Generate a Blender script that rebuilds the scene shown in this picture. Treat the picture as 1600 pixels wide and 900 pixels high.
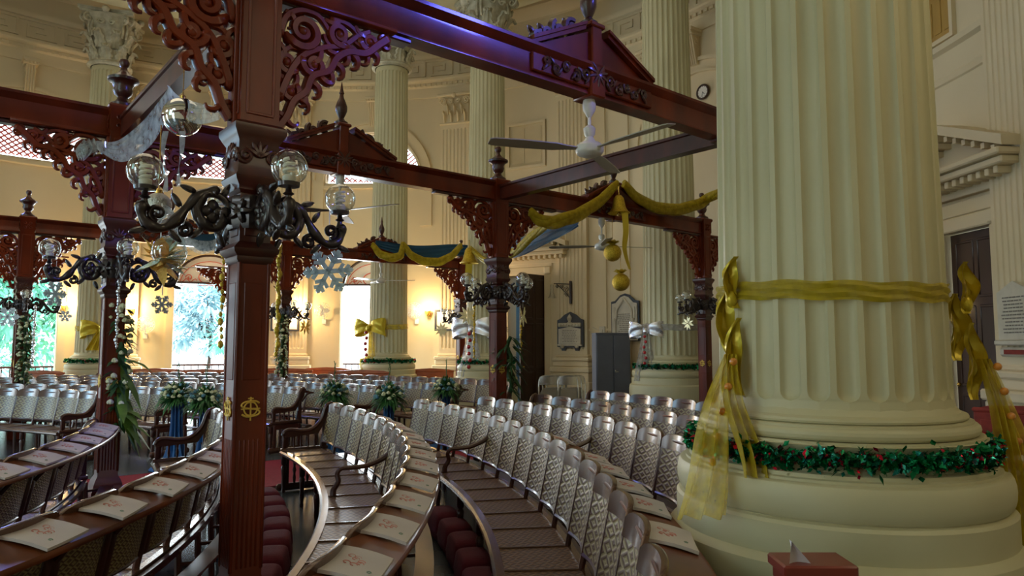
import bpy, math, random
from mathutils import Vector, Matrix
PI = math.pi
random.seed(7)
for o in list(bpy.data.objects): bpy.data.objects.remove(o)
S = bpy.context.scene
C = S.collection
# ---------------------------------------------------------------- camera, world, exposure
F_PX = 1100.0; CAMZ = 1.65; PITCH = math.atan(88.0 / F_PX)
cam = bpy.data.cameras.new('camera'); cam.sensor_width = 36; cam.lens = 36 * F_PX / 1600; cam.clip_start = .05; cam.clip_end = 300
co = bpy.data.objects.new('camera', cam); C.objects.link(co)
co.location = (0, 0, CAMZ); co.rotation_euler = (PI / 2 + PITCH, 0, 0); S.camera = co
S.view_settings.view_transform = 'Standard'; S.view_settings.look = 'None'
S.view_settings.exposure = -0.2; S.view_settings.gamma = 1; S.view_settings.use_curve_mapping = False
w = bpy.data.worlds.new('world'); S.world = w; w.use_nodes = True
wb = w.node_tree.nodes['Background']; wb.inputs[0].default_value = (.78, .93, 1.0, 1); wb.inputs[1].default_value = 8.0

D_ = math.radians
def area(name, loc, target, size, power, color, size_y=None, spread=PI):
    l = bpy.data.lights.new(name, 'AREA'); l.energy = power; l.color = color; l.size = size
    if size_y: l.shape = 'RECTANGLE'; l.size_y = size_y
    l.spread = spread
    o = bpy.data.objects.new(name, l); C.objects.link(o); o.location = loc
    o.rotation_euler = (Vector(target) - Vector(loc)).to_track_quat('-Z', 'Y').to_euler()
    return o
WARM = (1, .80, .52)
# warm overhead fill, added under the closed ceiling over the middle of the nave
area('nave_overhead_fill', (-4.5, 9.5, 10.9), (-4.5, 9.5, 0), 9, 255, (1, .81, .52))
# a warm fill added by the right wall, and the windows of the side of the room behind the photographer
area('rear_window_light', (-7.2, -.6, 4.6), (.5, 6, 1.6), 2.0, 60, (.50, .95, .88), 3.2)
area('rear_warm_fill', (2.9, 1.5, 4.6), (-.6, 5, 2.2), 1.2, 19, (1, .84, .52), 2.4)  # unseen fill added to light the big column and nearest post from the front
area('west_window_light', (-15.4, 8.5, 3.4), (-3, 5.5, 1.6), 1.8, 330, (.38, .72, 1), 4.0)
area('north_door_light', (-4.35, 20.9, 2.3), (-4.0, 12, .8), 1.7, 420, (.85, .93, 1), 3.6)
area('garden_door_light', (-9.1, 20.0, 2.3), (-7.4, 12, .8), 1.6, 400, (.80, .93, 1), 3.6)
area('clerestory_light', (4.45, 3.28, 6.15), (-.3, 4.8, 3.8), 0.8, 13, (.12, .14, 1), .45, spread=D_(34))
area('left_clerestory_light', (-13.4, 17.3, 7.3), (-4, 8, 3.4), 1.8, 60, (.20, .26, 1), .9, spread=D_(90))

# ---------------------------------------------------------------- helpers
def px(x, y, z):
    """point at height z that the picture shows at pixel x, y (1600 x 900)"""
    dx, dy = (x - 800) / F_PX, (450 - y) / F_PX
    c, s = math.cos(PITCH), math.sin(PITCH)
    d = Vector((dx, c - dy * s, s + dy * c)); t = (z - CAMZ) / d.z
    return Vector((d.x * t, d.y * t, z))
def pd(x, y, depth):
    """point at distance depth ahead of the camera seen at pixel x, y"""
    dx, dy = (x - 800) / F_PX, (450 - y) / F_PX
    c, s = math.cos(PITCH), math.sin(PITCH)
    d = Vector((dx, c - dy * s, s + dy * c)); t = depth / d.y
    return Vector((d.x * t, depth, CAMZ + d.z * t))

class MB:
    def __init__(s): s.v = []; s.f = []; s.uv = []; s.mi = []; s.m = Matrix(); s.cur = 0; s.hasuv = False
    def add(s, vs, fs, uvs=None):
        b = len(s.v); m = s.m
        s.v += [tuple(m @ Vector(p)) for p in vs]
        s.f += [tuple(b + i for i in f) for f in fs]
        s.mi += [s.cur] * len(fs)
        if uvs: s.hasuv = True; s.uv += uvs
        else: s.uv += [[(0, 0)] * len(f) for f in fs]
        return s
    def box(s, c, d, b=0.0, rz=0, tilt=None):
        hx, hy, hz = d[0] / 2, d[1] / 2, d[2] / 2
        R = Matrix.Rotation(rz, 4, 'Z')
        if tilt is not None: R = R @ tilt
        T = Matrix.Translation(c) @ R
        if b <= 0:
            vs = [(x * hx, y * hy, z * hz) for x in (-1, 1) for y in (-1, 1) for z in (-1, 1)]
            fs = [(0, 1, 3, 2), (4, 6, 7, 5), (0, 4, 5, 1), (2, 3, 7, 6), (0, 2, 6, 4), (1, 5, 7, 3)]
        else:
            b = min(b, hx * .9, hy * .9, hz * .9); vs = []; idx = {}
            for x in (-1, 1):
                for y in (-1, 1):
                    for z in (-1, 1):
                        for a in range(3):
                            p = [x * (hx - b), y * (hy - b), z * (hz - b)]; p[a] = (x, y, z)[a] * (hx, hy, hz)[a]
                            idx[(x, y, z, a)] = len(vs); vs.append(tuple(p))
            fs = []
            for a in range(3):
                o1, o2 = [k for k in range(3) if k != a]
                for sg in (-1, 1):
                    q = []
                    for (p1, p2) in ((-1, -1), (1, -1), (1, 1), (-1, 1)):
                        k = [0, 0, 0]; k[a] = sg; k[o1] = p1; k[o2] = p2; q.append(idx[(*k, a)])
                    fs.append(tuple(q))
                for p1 in (-1, 1):
                    for p2 in (-1, 1):
                        k0 = [0, 0, 0]; k0[o1] = p1; k0[o2] = p2; k0[a] = -1; k1 = list(k0); k1[a] = 1
                        fs.append((idx[(*k0, o1)], idx[(*k1, o1)], idx[(*k1, o2)], idx[(*k0, o2)]))
            for x in (-1, 1):
                for y in (-1, 1):
                    for z in (-1, 1): fs.append(tuple(idx[(x, y, z, a)] for a in range(3)))
        return s.add([tuple(T @ Vector(p)) for p in vs], fs)
    def lathe(s, prof, seg=24, c=(0, 0, 0), sx=1, sy=1, a0=0, a1=2 * PI, sq=0):
        n = len(prof); vs = []; full = abs(a1 - a0 - 2 * PI) < 1e-6; m = seg if full else seg + 1
        for i in range(m):
            a = a0 + (a1 - a0) * i / seg
            for r, z in prof: vs.append((c[0] + r * sx * math.cos(a), c[1] + r * sy * math.sin(a), c[2] + z))
        fs = []
        for i in range(seg):
            j = (i + 1) % m
            for k in range(n - 1): fs.append((i * n + k, j * n + k, j * n + k + 1, i * n + k + 1))
        return s.add(vs, fs)
    def sqlathe(s, prof, c=(0, 0, 0), rz=0):
        """square stacked mouldings: prof = (half width, z)"""
        n = len(prof); vs = []; fs = []
        for i in range(4):
            a = rz + PI / 4 + i * PI / 2
            for h, z in prof: vs.append((c[0] + h * 1.4142 * math.cos(a), c[1] + h * 1.4142 * math.sin(a), c[2] + z))
        for i in range(4):
            j = (i + 1) % 4
            for k in range(n - 1): fs.append((i * n + k, j * n + k, j * n + k + 1, i * n + k + 1))
        fs.append(tuple(i * n + n - 1 for i in range(4))); fs.append(tuple(i * n for i in (3, 2, 1, 0)))
        return s.add(vs, fs)
    def tube(s, pts, rad, seg=8, up=None, flat=1.0, cap=True, closed=False):
        """tube along pts; with up given the section is flat x wide along up"""
        P = [Vector(p) for p in pts]; n = len(P); vs = []
        if not hasattr(rad, '__len__'): rad = [rad] * n
        prev = None
        for i in range(n):
            t = (P[(i + 1) % n] - P[i - 1]) if closed else (P[min(i + 1, n - 1)] - P[max(i - 1, 0)])
            if t.length < 1e-9: t = Vector((0, 0, 1))
            t.normalize()
            if up is not None: b = Vector(up)
            else:
                b = prev if prev is not None else (Vector((0, 0, 1)) if abs(t.z) < .9 else Vector((1, 0, 0)))
            nn = b.cross(t)
            if nn.length < 1e-6: nn = Vector((1, 0, 0)).cross(t)
            nn.normalize(); bb = t.cross(nn).normalized(); prev = bb
            for k in range(seg):
                a = 2 * PI * k / seg
                vs.append(tuple(P[i] + nn * math.cos(a) * rad[i] + bb * math.sin(a) * rad[i] * flat))
        fs = []
        for i in range(n if closed else n - 1):
            j = (i + 1) % n
            for k in range(seg):
                l = (k + 1) % seg; fs.append((i * seg + k, i * seg + l, j * seg + l, j * seg + k))
        if cap and not closed:
            fs.append(tuple(range(seg - 1, -1, -1))); fs.append(tuple((n - 1) * seg + k for k in range(seg)))
        return s.add(vs, fs)
    def ball(s, c, r, seg=12, rings=8, sz=1.0, sx=1.0, sy=1.0):
        prof = [(max(1e-4, r * math.sin(PI * k / rings)), -r * sz * math.cos(PI * k / rings)) for k in range(rings + 1)]
        return s.lathe(prof, seg, c, sx, sy)
    def grid(s, fn, nu, nv, uvs=None):
        vs = [fn(i / nu, j / nv) for i in range(nu + 1) for j in range(nv + 1)]
        fs = []; uv = []
        for i in range(nu):
            for j in range(nv):
                a = i * (nv + 1) + j; fs.append((a, a + nv + 1, a + nv + 2, a + 1))
                if uvs:
                    q = ((i, j), (i + 1, j), (i + 1, j + 1), (i, j + 1)); uv.append([(x / nu * uvs[0], y / nv * uvs[1]) for x, y in q])
        return s.add(vs, fs, uv if uvs else None)
    def sweep(s, sec, frames, closed_sec=True, cap=True):
        """sec: list of (a,b); frames: list of (origin, A, B)"""
        n = len(sec); vs = []
        for o, A, B in frames: vs += [tuple(Vector(o) + Vector(A) * a + Vector(B) * b) for a, b in sec]
        fs = []
        m = n if closed_sec else n - 1
        for i in range(len(frames) - 1):
            for k in range(m):
                l = (k + 1) % n; fs.append((i * n + k, (i + 1) * n + k, (i + 1) * n + l, i * n + l))
        if cap and closed_sec:
            fs.append(tuple(range(n))); fs.append(tuple((len(frames) - 1) * n + k for k in range(n - 1, -1, -1)))
        return s.add(vs, fs)
    def prism(s, pts, A, B, N, o, th):
        """polygon pts (a,b) in the plane o + A a + B b, thickened th along N"""
        A, B, N, o = Vector(A), Vector(B), Vector(N), Vector(o); n = len(pts)
        vs = [tuple(o + A * a + B * b - N * th / 2) for a, b in pts] + [tuple(o + A * a + B * b + N * th / 2) for a, b in pts]
        fs = [tuple(range(n - 1, -1, -1)), tuple(range(n, 2 * n))] + [(i, (i + 1) % n, n + (i + 1) % n, n + i) for i in range(n)]
        return s.add(vs, fs)
    def mesh(s, name, mats, smooth=True, off=None, angle=40):
        me = bpy.data.meshes.new(name)
        vs = s.v if off is None else [(a - off[0], b - off[1], c - off[2]) for a, b, c in s.v]
        me.from_pydata(vs, [], s.f)
        if not isinstance(mats, (list, tuple)): mats = [mats]
        for m in mats: me.materials.append(m)
        if len(mats) > 1: me.polygons.foreach_set('material_index', s.mi)
        if s.hasuv:
            ul = me.uv_layers.new(name='UVMap'); flat = [c for f in s.uv for p in f for c in p]; ul.data.foreach_set('uv', flat)
        me.validate(); me.update()
        if smooth:
            try: me.shade_smooth(); me.set_sharp_from_angle(angle=math.radians(angle))
            except Exception:
                for p in me.polygons: p.use_smooth = True
        return me

def thing(name, label, cat, loc=(0, 0, 0), group=None, rz=0):
    o = bpy.data.objects.new(name, None); C.objects.link(o); o.location = loc; o.rotation_euler.z = rz; o.empty_display_size = .1
    o['label'] = label; o['category'] = cat
    if group: o['group'] = group
    return o
def part(name, mb, mat, parent=None, label=None, world=True, smooth=True, angle=40, root=None):
    """mesh under parent; world=True when coordinates are world and roots are unrotated"""
    off = None
    if parent is not None and world:
        r = parent
        while r.parent: r = r.parent
        off = r.location
    me = mb.mesh(name, mat, smooth, off, angle)
    o = bpy.data.objects.new(name, me); C.objects.link(o)
    if parent: o.parent = parent
    if label: o['label'] = label
    return o
def single(name, mb, mat, label, cat, group=None, loc=None, angle=40, smooth=True):
    if loc is None:
        n = len(mb.v); loc = (sum(p[0] for p in mb.v) / n, sum(p[1] for p in mb.v) / n, min(p[2] for p in mb.v))
    me = mb.mesh(name, mat, smooth, loc, angle); o = bpy.data.objects.new(name, me); C.objects.link(o); o.location = loc
    o['label'] = label; o['category'] = cat
    if group: o['group'] = group
    return o
def struct(name, mb, mat, smooth=True, angle=40, parent=None):
    o = bpy.data.objects.new(name, mb.mesh(name, mat, smooth, None, angle)); C.objects.link(o); o['kind'] = 'structure'
    if parent: o.parent = parent; del o['kind']
    return o
def copy_tree(o, label=None, loc=None, rz=None, parent=None, group=None):
    c = o.copy(); C.objects.link(c)
    if parent is not None: c.parent = parent
    if label: c['label'] = label
    if group: c['group'] = group
    if loc is not None: c.location = loc
    if rz is not None: c.rotation_euler.z = rz
    for ch in list(o.children): copy_tree(ch, parent=c)
    return c
def cat_pts(P, n=6, closed=False):
    P = [Vector(p) for p in P]; out = []; N = len(P)
    rng = range(N if closed else N - 1)
    for i in rng:
        p0 = P[(i - 1) % N] if (closed or i > 0) else P[i]; p1 = P[i]; p2 = P[(i + 1) % N]
        p3 = P[(i + 2) % N] if (closed or i + 2 < N) else P[(i + 1) % N]
        for k in range(n):
            t = k / n
            out.append(.5 * ((2 * p1) + (p2 - p0) * t + (2 * p0 - 5 * p1 + 4 * p2 - p3) * t * t + (3 * p1 - p0 - 3 * p2 + p3) * t ** 3))
    if not closed: out.append(P[-1])
    return out
ordw = ['nearest', 'second', 'third', 'fourth', 'fifth', 'sixth', 'seventh', 'eighth', 'ninth', 'tenth', 'eleventh', 'twelfth', 'thirteenth', 'fourteenth', 'fifteenth', 'sixteenth', 'seventeenth', 'eighteenth']

# ---------------------------------------------------------------- materials
def M(name, col, rough=.5, metal=0, spec=.5, noise=None, bump=None, coat=0, trans=0, emis=None, alpha=1, coatr=.1):
    m = bpy.data.materials.new(name); m.use_nodes = True; nt = m.node_tree; b = nt.nodes['Principled BSDF']
    b.inputs['Base Color'].default_value = (*col, 1); b.inputs['Roughness'].default_value = rough; b.inputs['Metallic'].default_value = metal
    b.inputs['Specular IOR Level'].default_value = spec; b.inputs['Coat Weight'].default_value = coat; b.inputs['Coat Roughness'].default_value = coatr
    b.inputs['Alpha'].default_value = alpha; b.inputs['Transmission Weight'].default_value = trans
    if emis: b.inputs['Emission Color'].default_value = (*emis[0], 1); b.inputs['Emission Strength'].default_value = emis[1]
    tc = nt.nodes.new('ShaderNodeTexCoord')
    if noise:  # (scale xyz, colour 2, detail)
        mp = nt.nodes.new('ShaderNodeMapping'); mp.inputs['Scale'].default_value = noise[0]
        nz = nt.nodes.new('ShaderNodeTexNoise'); nz.inputs['Scale'].default_value = 1; nz.inputs['Detail'].default_value = noise[2] if len(noise) > 2 else 4
        rp = nt.nodes.new('ShaderNodeValToRGB'); rp.color_ramp.elements[0].position = .35; rp.color_ramp.elements[1].position = .68
        rp.color_ramp.elements[0].color = (*noise[1], 1); rp.color_ramp.elements[1].color = (*col, 1)
        nt.links.new(tc.outputs['Object'], mp.inputs[0]); nt.links.new(mp.outputs[0], nz.inputs[0]); nt.links.new(nz.outputs[0], rp.inputs[0]); nt.links.new(rp.outputs[0], b.inputs['Base Color'])
    if bump:   # (scale, strength)
        n2 = nt.nodes.new('ShaderNodeTexNoise'); n2.inputs['Scale'].default_value = bump[0]; n2.inputs['Detail'].default_value = 3
        bm = nt.nodes.new('ShaderNodeBump'); bm.inputs['Strength'].default_value = bump[1]; bm.inputs['Distance'].default_value = .01
        nt.links.new(tc.outputs['Object'], n2.inputs[0]); nt.links.new(n2.outputs[0], bm.inputs['Height']); nt.links.new(bm.outputs[0], b.inputs['Normal'])
    return m
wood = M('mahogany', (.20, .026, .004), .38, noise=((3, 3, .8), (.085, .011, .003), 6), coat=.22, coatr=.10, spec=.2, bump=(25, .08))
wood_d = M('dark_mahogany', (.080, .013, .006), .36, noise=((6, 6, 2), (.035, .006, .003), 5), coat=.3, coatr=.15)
pwood = M('pew_wood', (.085, .020, .009), .34, noise=((4, 4, 2), (.040, .009, .005), 5), coat=.3, coatr=.15)
crestm = M('polished_crest', (.125, .052, .026), .27, metal=.2, noise=((2, 2, 2), (.08, .032, .016), 3), coat=.6, coatr=.16, spec=.6)
ledgem = M('ledge_wood', (.20, .050, .010), .38, noise=((3, 3, 3), (.10, .024, .006), 5), coat=.22, coatr=.2, spec=.3)
iron = M('bronzed_iron', (.028, .016, .016), .32, metal=.35, coat=.6, coatr=.15)
plaster = M('cream_plaster', (.74, .62, .41), .75, noise=((.6, .6, .6), (.70, .58, .375), 5), bump=(60, .05))
stone = M('painted_stone', (.61, .56, .35), .5, noise=((1.5, 1.5, 1.0), (.53, .48, .29), 5), bump=(14, .06))
stone2 = M('carved_stone', (.64, .60, .46), .65, noise=((6, 6, 6), (.40, .36, .25), 5))
ceilm = M('ceiling_paint', (.45, .42, .36), .8, noise=((.5, .5, .5), (.38, .35, .3), 3))
gold = M('gold_paint', (.75, .50, .10), .4, metal=.5)
goldm = M('gold_glitter', (.80, .56, .06), .3, metal=.85, bump=(220, .8), noise=((60, 60, 60), (.5, .32, .02), 2))
silver = M('silver_mirror', (.85, .87, .9), .05, metal=1)
silfoil = M('silver_foil', (.8, .82, .88), .22, metal=.9, bump=(60, .6))
frost = M('frosted_silver_ball', (.5, .5, .46), .3, metal=.6, bump=(90, .8))
white = M('white_enamel', (.72, .70, .64), .35, coat=.3)
fanblade = M('fan_blade', (.42, .37, .27), .4, noise=((3, 3, 3), (.36, .32, .24), 3))
darkfan = M('dark_fan_blade', (.10, .07, .05), .4, noise=((3, 3, 3), (.08, .05, .04), 3))
carpet = M('red_carpet', (.30, .006, .022), .9, noise=((40, 40, 40), (.22, .004, .016), 3), bump=(200, .4))
hassm = M('hassock_velvet', (.15, .006, .022), .85, noise=((8, 8, 8), (.12, .005, .018), 4), bump=(80, .3))
bluecl = M('blue_cloth', (.006, .10, .30), .6, noise=((8, 8, 2), (.004, .06, .2), 3))
tealcl = M('blue_satin', (.002, .06, .14), .6, noise=((4, 4, 4), (.002, .045, .10), 3))
greyst = M('grey_steel', (.125, .135, .17), .45, metal=.2, noise=((3, 3, 3), (.105, .115, .145), 3))
chrome = M('brushed_steel', (.62, .60, .57), .22, metal=.9)
doorw = M('door_wood', (.055, .022, .014), .4, coat=.2, noise=((4, 4, 1), (.035, .014, .009), 4))
slate = M('slate_black', (.04, .042, .055), .4)
marble = M('white_marble', (.66, .60, .48), .4, noise=((5, 5, 5), (.55, .50, .40), 5))
inkm = M('engraved_ink', (.22, .19, .16), .7)
paper = M('booklet_paper', (.68, .62, .62), .6, noise=((4, 4, 4), (.60, .54, .56), 3))
printr = M('red_print', (.62, .26, .24), .7)
printg = M('green_print', (.20, .27, .22), .7)
rose_w = M('white_rose', (.72, .72, .50), .7, noise=((30, 30, 30), (.6, .62, .38), 2))
rose_b = M('blue_rose', (.10, .26, .34), .7, noise=((30, 30, 30), (.06, .18, .26), 2))
leafm = M('fern_leaf', (.05, .19, .045), .55, noise=((12, 12, 12), (.018, .08, .022), 3))
leafd = M('dark_ivy', (.022, .075, .018), .55, noise=((12, 12, 12), (.012, .05, .012), 3))
leafy = M('yellow_green_leaf', (.14, .26, .04), .5, noise=((12, 12, 12), (.08, .16, .02), 3))
tinselg = M('green_tinsel', (.004, .22, .08), .22, metal=.75)
tinselr = M('red_tinsel', (.65, .01, .05), .22, metal=.75)
tinselc = M('cyan_tinsel', (.06, .55, .50), .15, metal=.8)
redberry = M('red_bauble', (.45, .01, .02), .2, coat=1)
brass = M('brass', (.66, .42, .10), .25, metal=.9)
icecyan = M('ice_foil', (.68, .92, .86), .25, metal=.3, bump=(50, .5))
icegrey = M('grey_foil', (.30, .33, .36), .3, metal=.6)
orangef = M('amber_foil', (1, .62, .16), .3, metal=.3, bump=(50, .5))
creamf = M('cream_foil', (.9, .82, .5), .3, metal=.4)
redup = M('red_upholstery', (.30, .03, .015), .7, noise=((10, 10, 10), (.2, .02, .01), 3))
orangew = M('varnished_bench', (.46, .115, .030), .3, coat=.5, noise=((3, 3, 3), (.34, .08, .02), 4))
pinkf = M('window_lattice', (.62, .12, .08), .6)
whitep = M('white_panel', (.85, .82, .78), .5)
bluer = M('blue_grey_paint', (.22, .29, .33), .6, noise=((2, 2, 2), (.15, .26, .34), 3))
bulbm = M('fluorescent_bulb', (.85, .82, .7), .35)
palewood = M('pale_shutter', (.66, .54, .33), .6, noise=((2, 2, 2), (.6, .48, .28), 4))
yellowpanel = M('ochre_panelling', (.50, .30, .07), .5, noise=((3, 3, 1), (.42, .25, .06), 4))

def cane(nm='woven_cane', ca=(.12, .062, .032), cb=(.33, .265, .12)):
    m = bpy.data.materials.new(nm); m.use_nodes = True; nt = m.node_tree; b = nt.nodes['Principled BSDF']; L = nt.links
    uv = nt.nodes.new('ShaderNodeUVMap'); uv.uv_map = 'UVMap'
    sep = nt.nodes.new('ShaderNodeSeparateXYZ'); L.new(uv.outputs[0], sep.inputs[0])
    def math_(op, a, bb=None):
        n = nt.nodes.new('ShaderNodeMath'); n.operation = op
        for i, q in enumerate((a, bb)):
            if q is None: continue
            if isinstance(q, (int, float)): n.inputs[i].default_value = q
            else: L.new(q, n.inputs[i])
        return n.outputs[0]
    # concentric diamonds on a lattice: |frac(u)-.5| + |frac(v)-.5|
    fu = math_('ABSOLUTE', math_('SUBTRACT', math_('FRACT', math_('MULTIPLY', sep.outputs[0], 1.0)), .5))
    fv = math_('ABSOLUTE', math_('SUBTRACT', math_('FRACT', math_('MULTIPLY', sep.outputs[1], 1.0)), .5))
    d = math_('ADD', fu, fv)
    ring = math_('SINE', math_('MULTIPLY', d, 2 * PI * 2.0))
    mask = math_('GREATER_THAN', ring, -.1)
    rp = nt.nodes.new('ShaderNodeMix'); rp.data_type = 'RGBA'; rp.inputs['A'].default_value = (ca[0], ca[1], ca[2], 1); rp.inputs['B'].default_value = (cb[0], cb[1], cb[2], 1)
    L.new(mask, rp.inputs['Factor']); L.new(rp.outputs['Result'], b.inputs['Base Color'])
    b.inputs['Roughness'].default_value = .45; b.inputs['Coat Weight'].default_value = .2; b.inputs['Coat Roughness'].default_value = .25
    bm = nt.nodes.new('ShaderNodeBump'); bm.inputs['Strength'].default_value = .4; bm.inputs['Distance'].default_value = .004
    L.new(ring, bm.inputs['Height']); L.new(bm.outputs[0], b.inputs['Normal'])
    return m
canem = cane()
seatcane = cane('seat_cane', (.075, .032, .018), (.19, .10, .05))

def floor_mat():
    m = M('polished_slate_floor', (.10, .115, .12), .22, noise=((1.2, 1.2, 1.2), (.07, .08, .085), 6)); nt = m.node_tree; b = nt.nodes['Principled BSDF']; L = nt.links
    tc = nt.nodes.new('ShaderNodeTexCoord'); mp = nt.nodes.new('ShaderNodeMapping'); mp.inputs['Rotation'].default_value = (0, 0, .69)
    br = nt.nodes.new('ShaderNodeTexBrick'); br.inputs['Scale'].default_value = 1.3; br.inputs['Mortar Size'].default_value = .006; br.offset = 0
    br.inputs['Brick Width'].default_value = .8; br.inputs['Row Height'].default_value = .8
    br.inputs['Color1'].default_value = (1, 1, 1, 1); br.inputs['Color2'].default_value = (.86, .86, .86, 1); br.inputs['Mortar'].default_value = (.35, .35, .35, 1)
    old = b.inputs['Base Color'].links[0].from_socket
    mx = nt.nodes.new('ShaderNodeMix'); mx.data_type = 'RGBA'; mx.blend_type = 'MULTIPLY'; mx.inputs['Factor'].default_value = 1
    L.new(tc.outputs['Object'], mp.inputs[0]); L.new(mp.outputs[0], br.inputs[0]); L.new(old, mx.inputs['A']); L.new(br.outputs[0], mx.inputs['B']); L.new(mx.outputs['Result'], b.inputs['Base Color'])
    return m
floorm = floor_mat()
def veil(name, col, alpha, rough=.5):
    m = bpy.data.materials.new(name); m.use_nodes = True; nt = m.node_tree; b = nt.nodes['Principled BSDF']; out = nt.nodes['Material Output']; L = nt.links
    b.inputs['Base Color'].default_value = (*col, 1); b.inputs['Roughness'].default_value = rough
    tr = nt.nodes.new('ShaderNodeBsdfTransparent'); mx = nt.nodes.new('ShaderNodeMixShader')
    tc = nt.nodes.new('ShaderNodeTexCoord'); nz = nt.nodes.new('ShaderNodeTexNoise'); nz.inputs['Scale'].default_value = 14; nz.inputs['Detail'].default_value = 4
    mr = nt.nodes.new('ShaderNodeMapRange'); mr.inputs[1].default_value = .3; mr.inputs[2].default_value = .7; mr.inputs[3].default_value = max(0, alpha - .2); mr.inputs[4].default_value = min(1, alpha + .2)
    L.new(tc.outputs['Object'], nz.inputs[0]); L.new(nz.outputs[0], mr.inputs[0]); L.new(mr.outputs[0], mx.inputs[0])
    tl = nt.nodes.new('ShaderNodeBsdfTranslucent'); tl.inputs[0].default_value = (*col, 1); m2 = nt.nodes.new('ShaderNodeMixShader'); m2.inputs[0].default_value = .4
    L.new(b.outputs[0], m2.inputs[1]); L.new(tl.outputs[0], m2.inputs[2])
    L.new(tr.outputs[0], mx.inputs[1]); L.new(m2.outputs[0], mx.inputs[2]); L.new(mx.outputs[0], out.inputs[0])
    return m
tulle_g = veil('gold_tulle', (.58, .44, .015), .80)
tulle_t = veil('thin_gold_tulle', (.80, .62, .04), .55)
tulle_w = veil('white_tulle', (.66, .74, .78), .42)
tulle_s = veil('silver_tulle', (.55, .56, .60), .55)
amberm = M('amber_bauble', (.62, .22, .02), .3, coat=.5)
satin_g = M('gold_satin', (.62, .47, .03), .3, metal=.35, bump=(25, .4))
def glass():
    m = bpy.data.materials.new('clear_globe_glass'); m.use_nodes = True; nt = m.node_tree; out = nt.nodes['Material Output']; L = nt.links
    nt.nodes.remove(nt.nodes['Principled BSDF'])
    tr = nt.nodes.new('ShaderNodeBsdfTransparent'); tr.inputs[0].default_value = (.93, .95, .95, 1)
    gl = nt.nodes.new('ShaderNodeBsdfGlossy'); gl.inputs['Roughness'].default_value = .03
    lw = nt.nodes.new('ShaderNodeLayerWeight'); lw.inputs[0].default_value = .35
    mr = nt.nodes.new('ShaderNodeMapRange'); mr.inputs[3].default_value = .10; mr.inputs[4].default_value = .85
    mx = nt.nodes.new('ShaderNodeMixShader')
    L.new(lw.outputs['Facing'], mr.inputs[0]); L.new(mr.outputs[0], mx.inputs[0]); L.new(tr.outputs[0], mx.inputs[1]); L.new(gl.outputs[0], mx.inputs[2]); L.new(mx.outputs[0], out.inputs[0])
    return m
glassm = glass()

# ---------------------------------------------------------------- the room
WC = Vector((-5.0, 9.5, 0)); WR = 11.7; WH = 11.4
def wp(phi, z, dr=0.0): return Vector((WC.x + (WR + dr) * math.cos(phi), WC.y + (WR + dr) * math.sin(phi), z))
def phi_px(x):
    r = (x - 800) / F_PX; a = r * r + 1; b = -2 * (r * WC.x + WC.y); c = WC.x ** 2 + WC.y ** 2 - WR ** 2
    t = (-b + math.sqrt(b * b - 4 * a * c)) / (2 * a); return math.atan2(t - WC.y, r * t - WC.x)
D = math.radians
bays = [D(132), D(109.3), D(86.3)]
b_room, b_niche, b_side = phi_px(824), phi_px(1097), phi_px(1519)
# opening = (phi, half width, z0, z straight, rise)
openings = []
for p in bays + [D(155), D(178), D(-135), D(-95)]:
    openings.append((p, .92, 0.02, 3.45, .85)); openings.append((p, 1.45, 6.55, 6.75, 1.35))
openings.append((b_room, .56, 0.02, 3.6, 0))
openings.append((b_side, .52, 0.02, 3.32, 0))
edges = set([-PI + 2 * PI * k / 150 for k in range(151)])
def wrap(a): return (a + PI) % (2 * PI) - PI
for p, hw, *_ in openings:
    for k in range(-12, 13): edges.add(wrap(p + (hw / WR) * math.sin(k / 12 * PI / 2)))
edges = sorted(edges); ee = [edges[0]]
for e in edges[1:]:
    if e - ee[-1] > 1e-5: ee.append(e)
def holes(a, mid):
    hs = []
    for p, hw, z0, zs, rise in openings:
        if abs(wrap(mid - p)) < hw / WR:
            t = min(1, abs(wrap(a - p)) * WR / hw); hs.append((z0, zs + rise * math.sqrt(max(0, 1 - t * t))))
    return sorted(hs)
mb = MB()
for i in range(len(ee) - 1):
    a, b = ee[i], ee[i + 1]; mid = (a + b) / 2; ha, hb = holes(a, mid), holes(b, mid)
    za = [0] + [z for h in ha for z in h] + [WH]; zb = [0] + [z for h in hb for z in h] + [WH]
    for k in range(0, len(za), 2):
        mb.add([wp(a, za[k]), wp(b, zb[k]), wp(b, zb[k + 1]), wp(a, za[k + 1])], [(0, 3, 2, 1)])
        mb.add([wp(a, za[k], .45), wp(b, zb[k], .45), wp(b, zb[k + 1], .45), wp(a, za[k + 1], .45)], [(0, 1, 2, 3)])
    for k in range(1, len(za) - 1):
        mb.add([wp(a, za[k]), wp(b, zb[k]), wp(b, zb[k], .45), wp(a, za[k], .45)], [(0, 1, 2, 3)])
for p, hw, z0, zs, rise in openings:
    for sg in (-1, 1):
        a = p + sg * hw / WR; mb.add([wp(a, z0), wp(a, zs), wp(a, zs, .45), wp(a, z0, .45)], [(0, 1, 2, 3)])
struct('wall_rotunda', mb, plaster, angle=30)
mb = MB(); mb.lathe([(0, 0), (13.5, 0)], 96, (WC.x, WC.y, 0)); struct('floor', mb, floorm, smooth=False)
mb = MB(); mb.lathe([(12.6, 0), (0.0, 0)], 96, (WC.x, WC.y, WH)); mb.lathe([(12.6, .1), (0.0, .1)], 96, (WC.x, WC.y, WH)); struct('ceiling', mb, ceilm, smooth=False)
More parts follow.
